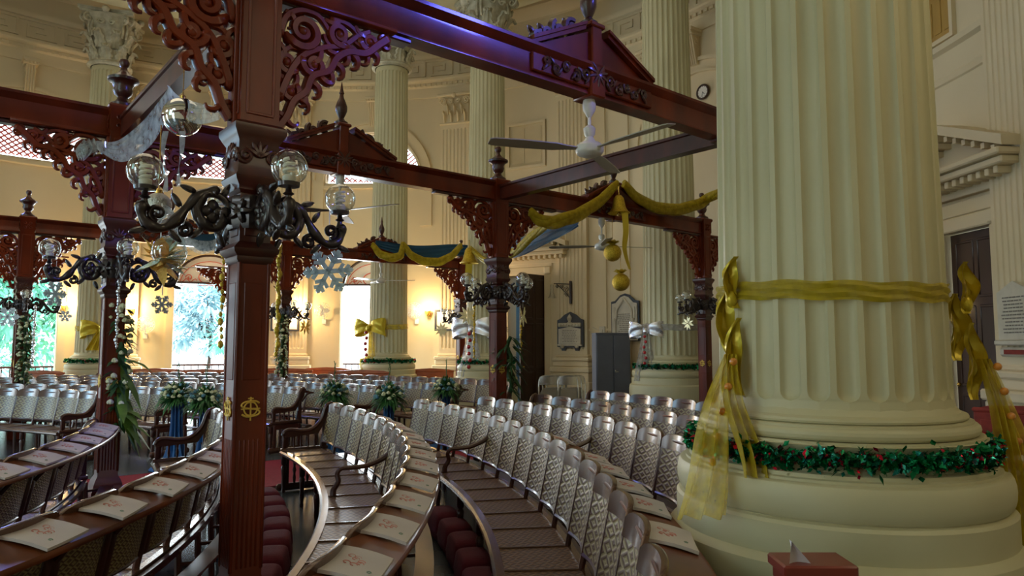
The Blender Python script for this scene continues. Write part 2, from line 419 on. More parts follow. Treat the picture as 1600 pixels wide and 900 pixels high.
def ring_trim(name, prof, mat=plaster, a0=-PI, a1=PI):
    m = MB(); n = 160; fr = [(wp(a0 + (a1 - a0) * k / n, 0), Vector((-math.cos(a0 + (a1 - a0) * k / n), -math.sin(a0 + (a1 - a0) * k / n), 0)), Vector((0, 0, 1))) for k in range(n + 1)]
    m.sweep(prof, fr, closed_sec=False); return struct(name, m, mat, angle=25)
ring_trim('trim_1', [(0, 9.12), (.04, 9.13), (.05, 9.2), (.05, 9.42), (.10, 9.46), (.12, 9.55), (.20, 9.60), (.22, 9.64), (.22, 9.70), (.14, 9.72), (0, 9.74)])
ring_trim('trim_2', [(0, 10.34), (.04, 10.36), (.06, 10.42), (.06, 10.5), (0, 10.52)])
ring_trim('trim_3', [(0, 11.0), (.08, 11.02), (.2, 11.15), (.3, 11.3), (.3, 11.4)])
ring_trim('trim_4', [(0, 5.62), (.03, 5.64), (.05, 5.72), (.03, 5.76), (.03, 6.1), (.10, 6.14), (.12, 6.22), (0, 6.26)], a0=D(-40), a1=D(20))
# dentils and the greek key band, in relief on the wall
m = MB(); n = int(2 * PI * WR / .17)
for k in range(n):
    a = 2 * PI * k / n
    if -.6 < wrap(a) < 2.9: m.box(wp(a, 9.50, -.13), (.05, .09, .075), 0, a)
struct('trim_5', m, plaster, smooth=False)
m = MB(); unit = .86; n = int(2 * PI * WR / unit)
def relief(m, a0, a1, z0, z1, th=.04):
    k = max(1, int((a1 - a0) * WR / .3)); q = []
    for i in range(k):
        b0, b1 = a0 + (a1 - a0) * i / k, a0 + (a1 - a0) * (i + 1) / k
        m.add([wp(b0, z0, -th), wp(b1, z0, -th), wp(b1, z1, -th), wp(b0, z1, -th), wp(b0, z0, 0), wp(b1, z0, 0), wp(b1, z1, 0), wp(b0, z1, 0)],
              [(0, 3, 2, 1), (0, 1, 5, 4), (3, 7, 6, 2), (0, 4, 7, 3), (1, 2, 6, 5)])
for k in range(n):
    a = -PI + 2 * PI * k / n
    if not -.4 < a < 2.9: continue
    def R(x0, x1, z0, z1): relief(m, a + x0 * unit / WR, a + x1 * unit / WR, 9.80 + z0 * .5, 9.80 + z1 * .5)
    t = .07
    R(0, 1, 1 - t * 1.4, 1) if k % 1 == 0 else None
    R(0, t, .0, 1); R(0, .80, 0, t * 1.4); R(.80 - t, .80, 0, .72); R(.28, .80, .72 - t * 1.4, .72); R(.28, .28 + t, .30, .72); R(.28, .56, .30, .30 + t * 1.4)
struct('trim_6', m, plaster, smooth=False)

def arch_trim(m, phi, r0, r1, zc, th, a0=0, a1=PI, n=28):
    """moulded arch on the wall, local arc in (s,z)"""
    for (ra, rb, t) in ((r0, r0 + .05, th), (r0 + .05, r1 - .09, th * .45), (r1 - .09, r1, th * 1.1)):
        fr = []
        for k in range(n + 1):
            a = a0 + (a1 - a0) * k / n
            fr.append((a,))
        for k in range(n):
            A = [a0 + (a1 - a0) * (k + j) / n for j in (0, 1)]
            P = lambda r, a, d: wp(phi - r * math.cos(a) / WR, zc + r * math.sin(a), d)
            m.add([P(ra, A[0], -t), P(rb, A[0], -t), P(rb, A[1], -t), P(ra, A[1], -t), P(ra, A[0], 0), P(rb, A[0], 0), P(rb, A[1], 0), P(ra, A[1], 0)],
                  [(0, 1, 2, 3), (0, 3, 7, 4), (1, 5, 6, 2)])
def console(m, phi, z0, z1, w=.34):
    h = z1 - z0; o = wp(phi, z0); N = Vector((-math.cos(phi), -math.sin(phi), 0)); T = Vector((-math.sin(phi), math.cos(phi), 0))
    prof = [(0, 0)] + [(.10 + .05 * math.sin(t * PI * 1.2) + .20 * t ** 2.2, t * h * .82) for t in [k / 12 for k in range(13)]] + [(0, h * .82)]
    m.prism(prof, N, (0, 0, 1), T, o, w * .62)
    for sx in (-.3, -.1, .1, .3):
        pts = [o + T * (sx * w * .62 / .7) + N * (a + .012) + Vector((0, 0, b)) for a, b in prof[1:-1]]; m.tube(pts, .018, 6)
    for sx in (-1, 1):
        m.tube([o + N * (.16 + .09 * math.cos(q) * (1 - q / 14)) + Vector((0, 0, h * .66 + .09 * math.sin(q) * (1 - q / 14))) + T * sx * w * .32 for q in [k * .5 for k in range(20)]], .018, 6)
    m.box(o + N * .17 + Vector((0, 0, h * .86)), (.38, w * .92, .07), .01, phi); m.box(o + N * .19 + Vector((0, 0, h * .95)), (.44, w * 1.1, .09), .015, phi)
    for k in range(5): m.ball(o + T * (k - 2) * .08 * w / .34 + N * .40 + Vector((0, 0, h * .86)), .028, 8, 6)
ti = 7
for p in bays + [D(155), b_niche]:
    m = MB(); arch_trim(m, p, 1.50, 1.86, 6.62, .09)
    for sg in (-1, 1):
        a = p + sg * 1.68 / WR; relief(m, a - .18 / WR, a + .18 / WR, 5.2, 6.62, .05)
    struct('trim_%d' % ti, m, plaster, angle=30); ti += 1
    m = MB(); console(m, p, 8.30, 9.14); struct('trim_%d' % ti, m, plaster, angle=35); ti += 1
# inner reveals around the doors
for p in bays + [D(155)]:
    m = MB()
    for sg in (-1, 1):
        a = p + sg * 1.02 / WR; relief(m, a - .09 / WR, a + .09 / WR, 0, 3.5, .05)
    for k in range(20):
        A = [PI * (k + j) / 20 for j in (0, 1)]; P = lambda r, a, d: wp(p - (r) * math.cos(a) / WR, 3.5 + (r - .05) * math.sin(a) * .9, d)
        m.add([P(.93, A[0], -.05), P(1.11, A[0], -.05), P(1.11, A[1], -.05), P(.93, A[1], -.05), P(.93, A[0], 0), P(1.11, A[0], 0), P(1.11, A[1], 0), P(.93, A[1], 0)], [(0, 1, 2, 3), (0, 3, 7, 4), (1, 5, 6, 2)])
    m.box(wp(p, 6.42, -.06), (.16, 3.1, .12), .02, p)
    struct('trim_%d' % ti, m, plaster, angle=30); ti += 1

# glazing of the lunettes and fanlights
wn = 1
def arc_window(phi, hw, z0, zs, rise, lattice, n):
    root = thing('window_%d' % n, '', '', (0, 0, 0)); del root['label']; del root['category']; root['kind'] = 'structure'; root.location = wp(phi, z0, .2)
    P = lambda s, z, d=.2: wp(phi - s / WR, z, d)
    m = MB(); pts = [P(-hw + .03, z0)] + [P(-(hw - .03) * math.cos(PI * k / 20), zs + (rise - .03) * math.sin(PI * k / 20)) for k in range(21)] + [P(hw - .03, z0)]
    m.tube(pts, .035, 6, closed=True)
    part('window_frame', m, whitep if lattice else doorw, root)
    m = MB()
    inside = lambda s, z: abs(s) < hw - .04 and z < zs + rise * math.sqrt(max(0, 1 - (s / hw) ** 2)) - .03 and z > z0
    if lattice:
        k = -hw
        while k < hw:
            for sl in (1, -1):
                seg = [(k + sl * t * .1, z0 + t * .1 * .8) for t in range(0, 24)]; seg = [q for q in seg if inside(*q)]
                if len(seg) > 1: m.tube([P(*seg[0]), P(*seg[-1])], .022, 4)
            k += .17
        part('lattice', m, pinkf, root)
    else:
        m.grid(lambda u, v: tuple(P((u * 2 - 1) * (hw - .05), z0 + v * (zs - z0 + (rise - .05) * math.sqrt(max(0, 1 - (u * 2 - 1) ** 2))), .22)), 16, 6)
        part('fanlight_panel', m, whitep, root)
        m = MB(); zc = zs - .05
        m.tube([P(.3 * math.cos(a), zc + .22 + .2 * math.sin(a), .19) for a in [k * PI / 10 for k in range(20)]], .016, 5, closed=True)
        for sx in (-1, 1):
            m.tube([P(sx * (.55 + .1 * math.cos(q) * (1 - q / 9)), zc + .2 + .1 * math.sin(q) * (1 - q / 9), .19) for q in [k * .5 for k in range(16)]], .014, 5)
            m.tube([P(sx * (.34 + k * .05), zc + .12 + .05 * math.sin(k * 1.4), .19) for k in range(9)], .012, 5)
        m.tube([P(-(hw - .13) * math.cos(PI * k / 20), zs - .08 + (rise - .13) * math.sin(PI * k / 20), .19) for k in range(21)], .012, 5, closed=True)
        part('red_ornament', m, pinkf, root)
for p in bays + [D(155), D(178)]:
    arc_window(p, 1.45, 6.55, 6.75, 1.35, True, wn); wn += 1
    arc_window(p, .92, 3.45, 3.45, .85, False, wn); wn += 1
# pilasters on the wall
def base_prof(s=1.0, k=1.0):
    """column foot: plinth drum, tori, fillets; (radius, z)"""
    P = [(.745, 0), (.745, .80), (.735, .865), (.715, .885), (.70, .89), (.70, 1.0), (.69, 1.012), (.672, 1.018)]
    P += [(.672 + .024 * math.sin(t), 1.085 - .065 * math.cos(t)) for t in [k * PI / 8 for k in range(9)]]
    P += [(.655, 1.152), (.655, 1.162), (.638, 1.166), (.638, 1.18), (.618, 1.186)]
    P += [(.612 - .03 * math.sin(t * PI), 1.186 + .094 * t) for t in [k / 6 for k in range(7)]]
    P += [(.60, 1.282), (.60, 1.29)] + [(.562 + .024 * math.sin(t), 1.315 - .024 * math.cos(t)) for t in [k * PI / 6 for k in range(7)]]
    P += [(.562, 1.341), (.562, 1.347), (.545, 1.35)] + [(.532 + .012 * math.sin(t), 1.363 - .012 * math.cos(t)) for t in [k * PI / 4 for k in range(5)]] + [(.515, 1.38), (.482, 1.42)]
    return [(a * .945, b) for a, b in P]
def pilaster(name_i, phi, w=.92, top=9.12, corinth=True):
    hw = w / 2; m = MB(); N = Vector((-math.cos(phi), -math.sin(phi), 0)); T = Vector((math.sin(phi), -math.cos(phi), 0)); o = wp(phi, 0)
    z0, z1 = 1.38, (8.2 if corinth else 8.55); nf = 7; fw = w * .88 / nf
    # section along T with flutes
    def sec(z):
        out = [(-hw, 0), (-hw, .15)]
        for i in range(nf):
            c = -hw + w * .06 + fw * (i + .5); r = fw * .36
            e = 1.0
            if z < z0 + .14 + r: e = max(0, 1 - ((z0 + .14 + r - z) / r) ** 2) ** .5 if z > z0 + .14 else 0
            if z > z1 - .12 - r: e = max(0, 1 - ((z - (z1 - .12 - r)) / r) ** 2) ** .5 if z < z1 - .12 else 0
            for q in range(9):
                t = -1 + q / 4; out.append((c + t * r * max(e, .02), .15 - (.6 * r * math.sqrt(max(0, 1 - t * t)) * e)))
        return out + [(hw, .15), (hw, 0)]
    zs = [z0, z0 + .14] + [z0 + .14 + .01 * k for k in range(1, 6)] + [3, 5, 7] + [z1 - .12 - .01 * k for k in range(5, 0, -1)] + [z1 - .12, z1]
    vs = []; ns = len(sec(3))
    for z in zs: vs += [tuple(o + T * a + N * b + Vector((0, 0, z))) for a, b in sec(z)]
    fs = [(i * ns + k, i * ns + k + 1, (i + 1) * ns + k + 1, (i + 1) * ns + k) for i in range(len(zs) - 1) for k in range(ns - 1)]
    m.add(vs, fs)
    for (d, a, b) in ((.36, 0, .66), (.30, .66, .9), (.34, .90, 1.05), (.26, 1.05, 1.2), (.29, 1.2, 1.3), (.20, 1.3, 1.38)):
        m.box(o + N * (d / 2 - .05) + Vector((0, 0, (a + b) / 2)), (d + .1, w + (d - .15) * 1.6, b - a), .025, phi)
    m.box(o + N * .08 + Vector((0, 0, z1 + .03)), (.22, w + .08, .06), .02, phi)
    if corinth:
        m2 = m
        m.box(o + N * .07 + Vector((0, 0, (z1 + top) / 2)), (.18, w * .94, top - z1 - .1), .0, phi)
        for row, (zz, hh, nn) in enumerate(((z1 + .07, .30, 4), (z1 + .30, .28, 3))):
            for i in range(nn):
                c = (i - (nn - 1) / 2) * w * .24; L = cat_pts([o + T * c + N * .17 + Vector((0, 0, zz)), o + T * c + N * .20 + Vector((0, 0, zz + hh * .6)), o + T * c + N * .27 + Vector((0, 0, zz + hh)), o + T * c + N * .31 + Vector((0, 0, zz + hh * .82))], 4)
                m.tube(L, [.045, .06, .07, .075, .08, .08, .075, .07, .065, .055, .05, .04, .03][:len(L)], 6, flat=.5)
        for sx in (-1, 1):
            m.tube([o + T * sx * (w * .40 + .11 * math.cos(q) * (1 - q / 15)) + N * .22 + Vector((0, 0, top - .22 + .12 * math.sin(q) * (1 - q / 15))) for q in [k * .45 for k in range(28)]], .026, 6)
            m.tube([o + T * sx * (w * .12 + .07 * math.cos(q) * (1 - q / 15)) + N * .22 + Vector((0, 0, top - .22 + .08 * math.sin(q) * (1 - q / 15))) for q in [k * .45 for k in range(26)]], .02, 6)
        m.box(o + N * .13 + Vector((0, 0, top - .04)), (.34, w * 1.18, .09), .02, phi)
        m.ball(o + N * .28 + Vector((0, 0, top - .06)), .08, 8, 6)
    else:
        m.box(o + N * .09 + Vector((0, 0, top - .42)), (.24, w + .1, .07), .015, phi); m.box(o + N * .10 + Vector((0, 0, top - .25)), (.26, w + .2, .30), .06, phi); m.box(o + N * .11 + Vector((0, 0, top - .05)), (.3, w + .28, .1), .02, phi)
    struct('trim_%d' % name_i, m, plaster, angle=30)
for p, cor in ((D(143.5), 1), (D(120.5), 1), (D(97.8), 1), (phi_px(712), 1), (phi_px(898), 0), (phi_px(1036), 1), (D(26), 1), (phi_px(1612), 1)):
    pilaster(ti, p, corinth=bool(cor)); ti += 1
# flat strips beside the pilasters by the cupboard
m = MB()
for x in (938, 975, 868):
    a = phi_px(x); relief(m, a - .22 / WR, a + .22 / WR, 0, 9.1, .05)
relief(m, phi_px(1000), phi_px(860), 2.0, 2.06, .06)
struct('trim_%d' % ti, m, plaster, smooth=False); ti += 1
# pediments over the two small doors
def pediment_door(phi, hw, top, zc):
    global ti
    m = MB(); N = Vector((-math.cos(phi), -math.sin(phi), 0)); T = Vector((math.sin(phi), -math.cos(phi), 0)); o = wp(phi, 0)
    for sg in (-1, 1): m.box(o + T * sg * (hw + .11) + N * .02 + Vector((0, 0, top / 2)), (.14, .22, top), .02, phi); m.box(o + T * sg * (hw + .11) + N * .05 + Vector((0, 0, top + .11)), (.16, .2, .2), .02, phi)
    m.box(o + N * .02 + Vector((0, 0, top + .11)), (.14, hw * 2 + .44, .22), .02, phi); m.box(o + N * .05 + Vector((0, 0, top + .32)), (.1, hw * 2 + .5, .2), .01, phi)
    W = hw + .75
    m.box(o + N * .20 + Vector((0, 0, zc)), (.5, W * 2, .10), .02, phi); m.box(o + N * .24 + Vector((0, 0, zc + .10)), (.58, W * 2 + .1, .09), .02, phi)
    for k in range(int(W * 2 / .16)): m.box(o + T * (-W + .1 + k * .16) + N * .20 + Vector((0, 0, zc - .10)), (.36, .08, .1), .01, phi)
    m.box(o + N * .05 + Vector((0, 0, zc - .1)), (.14, W * 1.9, .3), .01, phi)
    for sg in (-1, 1):
        m.prism([(sg * (W + .06), .16), (0, .16 + W * .42), (0, .30 + W * .42), (sg * (W + .06), .30)], T, (0, 0, 1), N, o + N * .22 + Vector((0, 0, zc)), .52)
        for k in range(1, int(W / .18)): m.box(o + T * sg * (W - k * .18) + N * .24 + Vector((0, 0, zc + .11 + k * .18 * .42)), (.34, .07, .08), 0, phi)
    m.prism([(-W, .14), (W, .14), (0, .14 + W * .42)], T, (0, 0, 1), N, o + N * .03 + Vector((0, 0, zc)), .08)
    struct('trim_%d' % ti, m, plaster, angle=30); ti += 1
pediment_door(b_room, .56, 3.6, 4.15); pediment_door(b_side, .52, 3.32, 4.05)
# side door (closed, dark) and the open door of the back room
def door(n, phi, hw, top, rot=0.0, hinge=1, dr=.12):
    N = Vector((-math.cos(phi), -math.sin(phi), 0)); T = Vector((math.sin(phi), -math.cos(phi), 0)); o = wp(phi, 0, dr)
    root = bpy.data.objects.new('door_%d' % n, None); C.objects.link(root); root['kind'] = 'structure'
    root.location = o + T * hinge * hw; ang = math.atan2(-T.y * hinge, -T.x * hinge) + rot; root.rotation_euler.z = ang
    m = MB(); W = hw * 2
    m.box((W / 2, 0, top / 2), (W, .05, top - .02), .004)
    for cx in (.28, .72):
        for (z0, z1) in ((.15, .9), (1.05, 2.2), (2.35, top - .15)):
            for (a, b, c, d) in ((cx * W, z0, W * .36, .04), (cx * W, z1, W * .36, .04)): m.box((a, 0, b), (c, .075, d), .008)
            for sg in (-1, 1): m.box((cx * W + sg * W * .17, 0, (z0 + z1) / 2), (.035, .075, z1 - z0), .008)
    part('door_leaf', m, doorw, root, world=False)
    m = MB(); m.ball((W - .08, -.06, 1.05), .03); m.ball((W - .08, .06, 1.05), .03); part('door_handle', m, brass, root, world=False)
door(1, b_side, .51, 3.32); door(2, b_room, .55, 3.58, rot=1.3, hinge=1, dr=.1)
# back room behind the open door
m = MB(); N = Vector((-math.cos(b_room), -math.sin(b_room), 0)); T = Vector((math.sin(b_room), -math.cos(b_room), 0)); o = wp(b_room, 0, .45)
for (c, d) in ((o - N * 2.4 + Vector((0, 0, 2)), (.1, 3.6, 4)), (o - N * 1.2 + T * 1.6 + Vector((0, 0, 2)), (2.4, .1, 4)), (o - N * 1.2 - T * 1.6 + Vector((0, 0, 2)), (2.4, .1, 4)), (o - N * 1.2 + Vector((0, 0, 4)), (2.4, 3.4, .1)), (o - N * 1.2 + Vector((0, 0, .0)), (2.4, 3.4, .02))):
    m.box(c, d, 0, b_room)
struct('wall_back_room', m, bluer, smooth=False)
area('back_room_lamp', o - N * 1.2 + Vector((0, 0, 3.8)), o - N * 1.2, .5, 20, (.6, .85, 1))
t = thing('shelf_rack', 'blue grey shelf rack of boxes inside the open back room doorway', 'shelf', o - N * 2.0)
m = MB()
for k in range(5): m.box(o - N * 2.0 + Vector((0, 0, .3 + k * .42)), (.36, 1.5, .03), .004, b_room)
for sx in (-1, 0, 1): m.box(o - N * 2.0 + T * sx * .74 + Vector((0, 0, 1.0)), (.36, .03, 2.0), .004, b_room)
part('rack_frame', m, greyst, t)
m = MB()
random.seed(3)
for k in range(4):
    for j in range(5):
        h = random.uniform(.15, .3); m.box(o - N * 2.0 + T * (-.6 + j * .3) + Vector((0, 0, .32 + k * .42 + h / 2)), (.25, random.uniform(.1, .22), h), .01, b_room)
part('stored_boxes', m, bluer, t)['kind'] = 'stuff'

# shuttered upper window, ochre panelling at top right, blind panel moulding
def wallpanel(name, x0, x1, z0, z1, mat, label, cat, cols=2, rows=2, th=.04):
    a0, a1 = phi_px(x1), phi_px(x0); t = thing(name, label, cat, wp((a0 + a1) / 2, z0))
    m = MB(); relief(m, a0, a1, z0, z1, th * .5)
    for i in range(cols):
        for j in range(rows):
            b0 = a0 + (a1 - a0) * (i + .14) / cols; b1 = a0 + (a1 - a0) * (i + .86) / cols; c0 = z0 + (z1 - z0) * (j + .14) / rows; c1 = z0 + (z1 - z0) * (j + .86) / rows
            relief(m, b0, b1, c0, c1, th * .8)
    part('leaf_panel', m, mat, t, smooth=False)
    m = MB(); w_ = .07 / WR
    for (p0, p1, q0, q1) in ((a0 - w_, a0, z0 - .07, z1 + .07), (a1, a1 + w_, z0 - .07, z1 + .07), (a0, a1, z1, z1 + .07), (a0, a1, z0 - .07, z0)): relief(m, p0, p1, q0, q1, th * 1.8)
    part('moulded_frame', m, plaster, t, smooth=False); return t
wallpanel('window_shutter', 797, 851, 6.75, 7.95, palewood, 'pale panelled shutter high on the curved wall over the open doorway', 'shutter')
wallpanel('wall_panelling', 1455, 1513, 6.35, 7.1, yellowpanel, 'ochre plank panelling high on the wall at top right', 'panelling', 4, 1)
for (x, y, n_) in ((1465, 50, 1),):
    a = phi_px(x); p = wp(a, 6.1, -.2); m = MB(); m.ball(p, .09, 16, 10); m.tube([p, wp(a, 6.1, 0)], .02, 6)
    single('wall_lamp', m, bluecl, 'small blue round wall lamp high on the right wall', 'lamp')

# ---------------------------------------------------------------- free-standing columns
def shaft_mesh(m, z0=1.37, z1=8.95, rb=.467, rt=.395, nf=28, per=12):
    zs = [z0, z0 + .06] + [z0 + .06 + .008 * k for k in range(1, 9)] + [1.8, 2.4, 3.2, 4.2, 5.2, 6.2, 7.2, 8.2] + [z1 - .12 - .012 * k for k in range(5, -1, -1)] + [z1 - .06, z1]
    n = nf * per; vs = []
    for z in zs:
        t = (z - z0) / (z1 - z0); R = rb - (rb - rt) * t ** .8 
        if z < z0 + .03: R += .01
        hwf = PI / nf * .78; wr = hwf * R
        e = 1.0
        if z < z0 + .06 + wr: e = math.sqrt(max(0, 1 - ((z0 + .06 + wr - z) / wr) ** 2)) if z > z0 + .06 else 0
        if z > z1 - .12 - wr: e = min(e, math.sqrt(max(0, 1 - ((z - (z1 - .12 - wr)) / wr) ** 2)) if z < z1 - .12 else 0)
        for i in range(nf):
            for q in range(per):
                off = (q / (per - 1.0) * 2 - 1)  # -1..1 across flute
                if q == per - 1: off = 1.0
                tt = off; a = (i + .5) * 2 * PI / nf + tt * hwf * (e if e > .03 else .03) if abs(tt) < 1 else (i + .5) * 2 * PI / nf + tt * hwf
                if abs(tt) == 1: a = (i + .5) * 2 * PI / nf + tt * hwf * max(e, .03)
                r = R - .62 * wr * math.sqrt(max(0, 1 - tt * tt)) * e
                vs.append((r * math.cos(a), r * math.sin(a), z))
    fs = [(i * n + k, i * n + (k + 1) % n, (i + 1) * n + (k + 1) % n, (i + 1) * n + k) for i in range(len(zs) - 1) for k in range(n)]
    m.add(vs, fs)
def capital_mesh(m, z0=8.95, r=.42, H=1.45):
    m.lathe([(r, 0), (r + .07, .03), (r + .08, .07), (r + .05, .11), (r, .12), (r - .03, .2), (r - .02, .7), (r + .1, 1.15), (r + .22, H - .14)], 32, (0, 0, z0))
    for row, (zz, hh, out, ph) in enumerate(((.12, .46, .17, 0), (.45, .50, .24, .5))):
        for i in range(8):
            a = (i + ph) * PI / 4; c, s = math.cos(a), math.sin(a); tx, ty = -s, c
            def leaf(u, v):
                t = v; rr = r + .0 + out * t ** 2.6 + .02; z = z0 + zz + hh * (t if t < .82 else .82 + (.82 - t) * .9 + .12 * math.sin((t - .82) / .18 * PI))
                wv = (.155 * (1 - .45 * t) * (1 + .16 * math.cos(t * 22))) if t < .95 else .06
                k = (u - .5) * 2; rr += -.03 * k * k + .018 * math.cos(k * 9)
                return (c * rr + tx * k * wv, s * rr + ty * k * wv, z)
            m.grid(leaf, 8, 14)
    for i in range(4):
        a = PI / 4 + i * PI / 2
        for sg in (-1, 1):
            aa = a + sg * .10; c, s = math.cos(aa), math.sin(aa)
            pts = [Vector((c * (r + .08), s * (r + .08), z0 + .75)), Vector((c * (r + .12), s * (r + .12), z0 + 1.0))]
            pts += [Vector((c * (r + .22 + .13 * math.cos(PI - q) * (1 - q / 13)), s * (r + .22 + .13 * math.cos(PI - q) * (1 - q / 13)), z0 + 1.18 + .13 * math.sin(PI - q) * (1 - q / 13))) for q in [k * .5 for k in range(22)]]
            m.tube(pts, [.03] * 2 + [.034 - .0009 * k for k in range(22)], 6)
        b = i * PI / 2; c, s = math.cos(b), math.sin(b)
        for sg in (-1, 1):
            m.tube([Vector((c * (r + .14), s * (r + .14), z0 + 1.08)) + Vector((-s, c, 0)) * sg * (.12 + .09 * math.cos(q) * (1 - q / 12)) + Vector((0, 0, .09 * math.sin(q) * (1 - q / 12))) for q in [k * .5 for k in range(20)]], .022, 6)
        m.ball((c * (r + .22), s * (r + .22), z0 + H - .06), .09, 10, 6)
    # concave abacus
    for (z, h, sc) in ((z0 + H - .14, .06, .95), (z0 + H - .08, .08, 1.0)):
        pts = []
        for i in range(4):
            a = PI / 4 + i * PI / 2
            for k in range(8):
                t = k / 8; p0 = Vector((math.cos(a), math.sin(a))) * .86 * sc; p1 = Vector((math.cos(a + PI / 2), math.sin(a + PI / 2))) * .86 * sc
                q = p0.lerp(p1, t); q *= 1 - .16 * math.sin(t * PI) * .9; pts.append((q.x, q.y))
        m.prism(pts, (1, 0, 0), (0, 1, 0), (0, 0, 1), (0, 0, z + h / 2), h)
col = thing('fluted_column', 'huge fluted cream column at the right with gold tulle band and tinsel ring', 'column', (0, 0, 0), 'fluted columns of the nave')
m = MB(); shaft_mesh(m); part('shaft', m, stone, col, world=False, angle=28)
m = MB(); m.lathe(base_prof(), 96); part('column_base', m, stone, col, world=False, angle=28)
m = MB(); capital_mesh(m); part('capital', m, stone2, col, world=False, angle=50)
K1 = Vector((1.395, 3.12, 0)); K2 = Vector((3.13, 13.9, 0)); K3 = Vector((-.62, 17.2, 0)); K4 = Vector((-3.22, 18.35, 0)); K5 = Vector((-10.75, 18.3, 0))
col.location = K1; col.rotation_euler.z = .06
for p, lb in ((K2, 'fluted cream column behind the tall pews, silver bow on its band'), (K3, 'fluted cream column just right of the blue swag, behind the dark posts'), (K4, 'fluted cream column beside the bright doorway, gold bow on its band'),
              (K5, 'distant fluted column at the left with its leafy capital in full view')):
    copy_tree(col, lb, p, random.random()).scale = (1.17, 1.17, 1) if p is K2 else (1.08, 1.08, 1)
for p, lb in ((Vector((-7.3, 18.9, 0)), 'distant fluted column mostly behind the near dark post'), (Vector((-14.0, 15.2, 0)), 'distant fluted column at the far left edge')): pass
# entablature ring carried by the columns
m = MB(); n = 120; ring = [(8.6, 10.4), (8.6, 11.4)]
m.lathe([(8.35, 11.38), (8.35, 10.42), (9.75, 10.42), (9.75, 10.75), (9.80, 10.8), (9.95, 11.0), (10.0, 11.1), (10.0, 11.38)], 120, (WC.x, WC.y, 0))
struct('trim_%d' % ti, m, stone, angle=25); ti += 1

# ---------------------------------------------------------------- canopy of dark beams
UA = D(39.6); U = Vector((math.cos(UA), math.sin(UA), 0)); V = Vector((-math.sin(UA), math.cos(UA), 0)); L1 = 4.78
P3 = Vector((-.195, 9.73, 0)); P2 = P3 - U * L1; P4 = P3 + U * L1; P1 = P2 - V * 3.7; A2 = P3 - V * 3.7
C1 = P2 + V * 7.6; C2 = P3 + V * 7.6; C3 = P4 + V * 7.6; P0 = P2 - U * L1; A0 = P1 - U * L1; C0 = C1 - U * L1
D1 = C1 + V * 3.7 + U * .25; D2 = C2 + V * 3.7
HB = 3.65
PO = {0: Vector((.08, 0, 0)), 1: Vector((.09, 0, 0))}
A2 = P1 + U * 5.6; AX = P3 - V * 3.7
def spiral(c, r, a0, turns, sgn=1, n=9, shrink=.82):
    N = int(abs(turns) * n * 2); out = []
    for k in range(N + 1):
        q = k / N; rr = r * (1 - shrink * q ** .85); a = a0 + sgn * q * turns * 2 * PI; out.append((c[0] + rr * math.cos(a), c[1] + rr * math.sin(a)))
    return out
def carve(m, o, A, B, N, curves, th=1.8):
    for pts, r0, r1 in curves:
        n = len(pts); rad = [r0 + (r1 - r0) * k / (n - 1) for k in range(n)]; rad[0] *= .5
        m.tube([o + A * a + B * b for a, b in pts], rad, 6, up=N, flat=th)
def lobe(m, o, A, B, N, p, ang, L, w, th):
    ca, sa = math.cos(ang), math.sin(ang); n = 6; pts = [o + A * (p[0] + ca * L * k / n) + B * (p[1] + sa * L * k / n) for k in range(n + 1)]
    m.tube(pts, [w * .5, w * .9, w, w * .98, w * .88, w * .66, w * .25], 6, up=N, flat=th / max(w, .01))
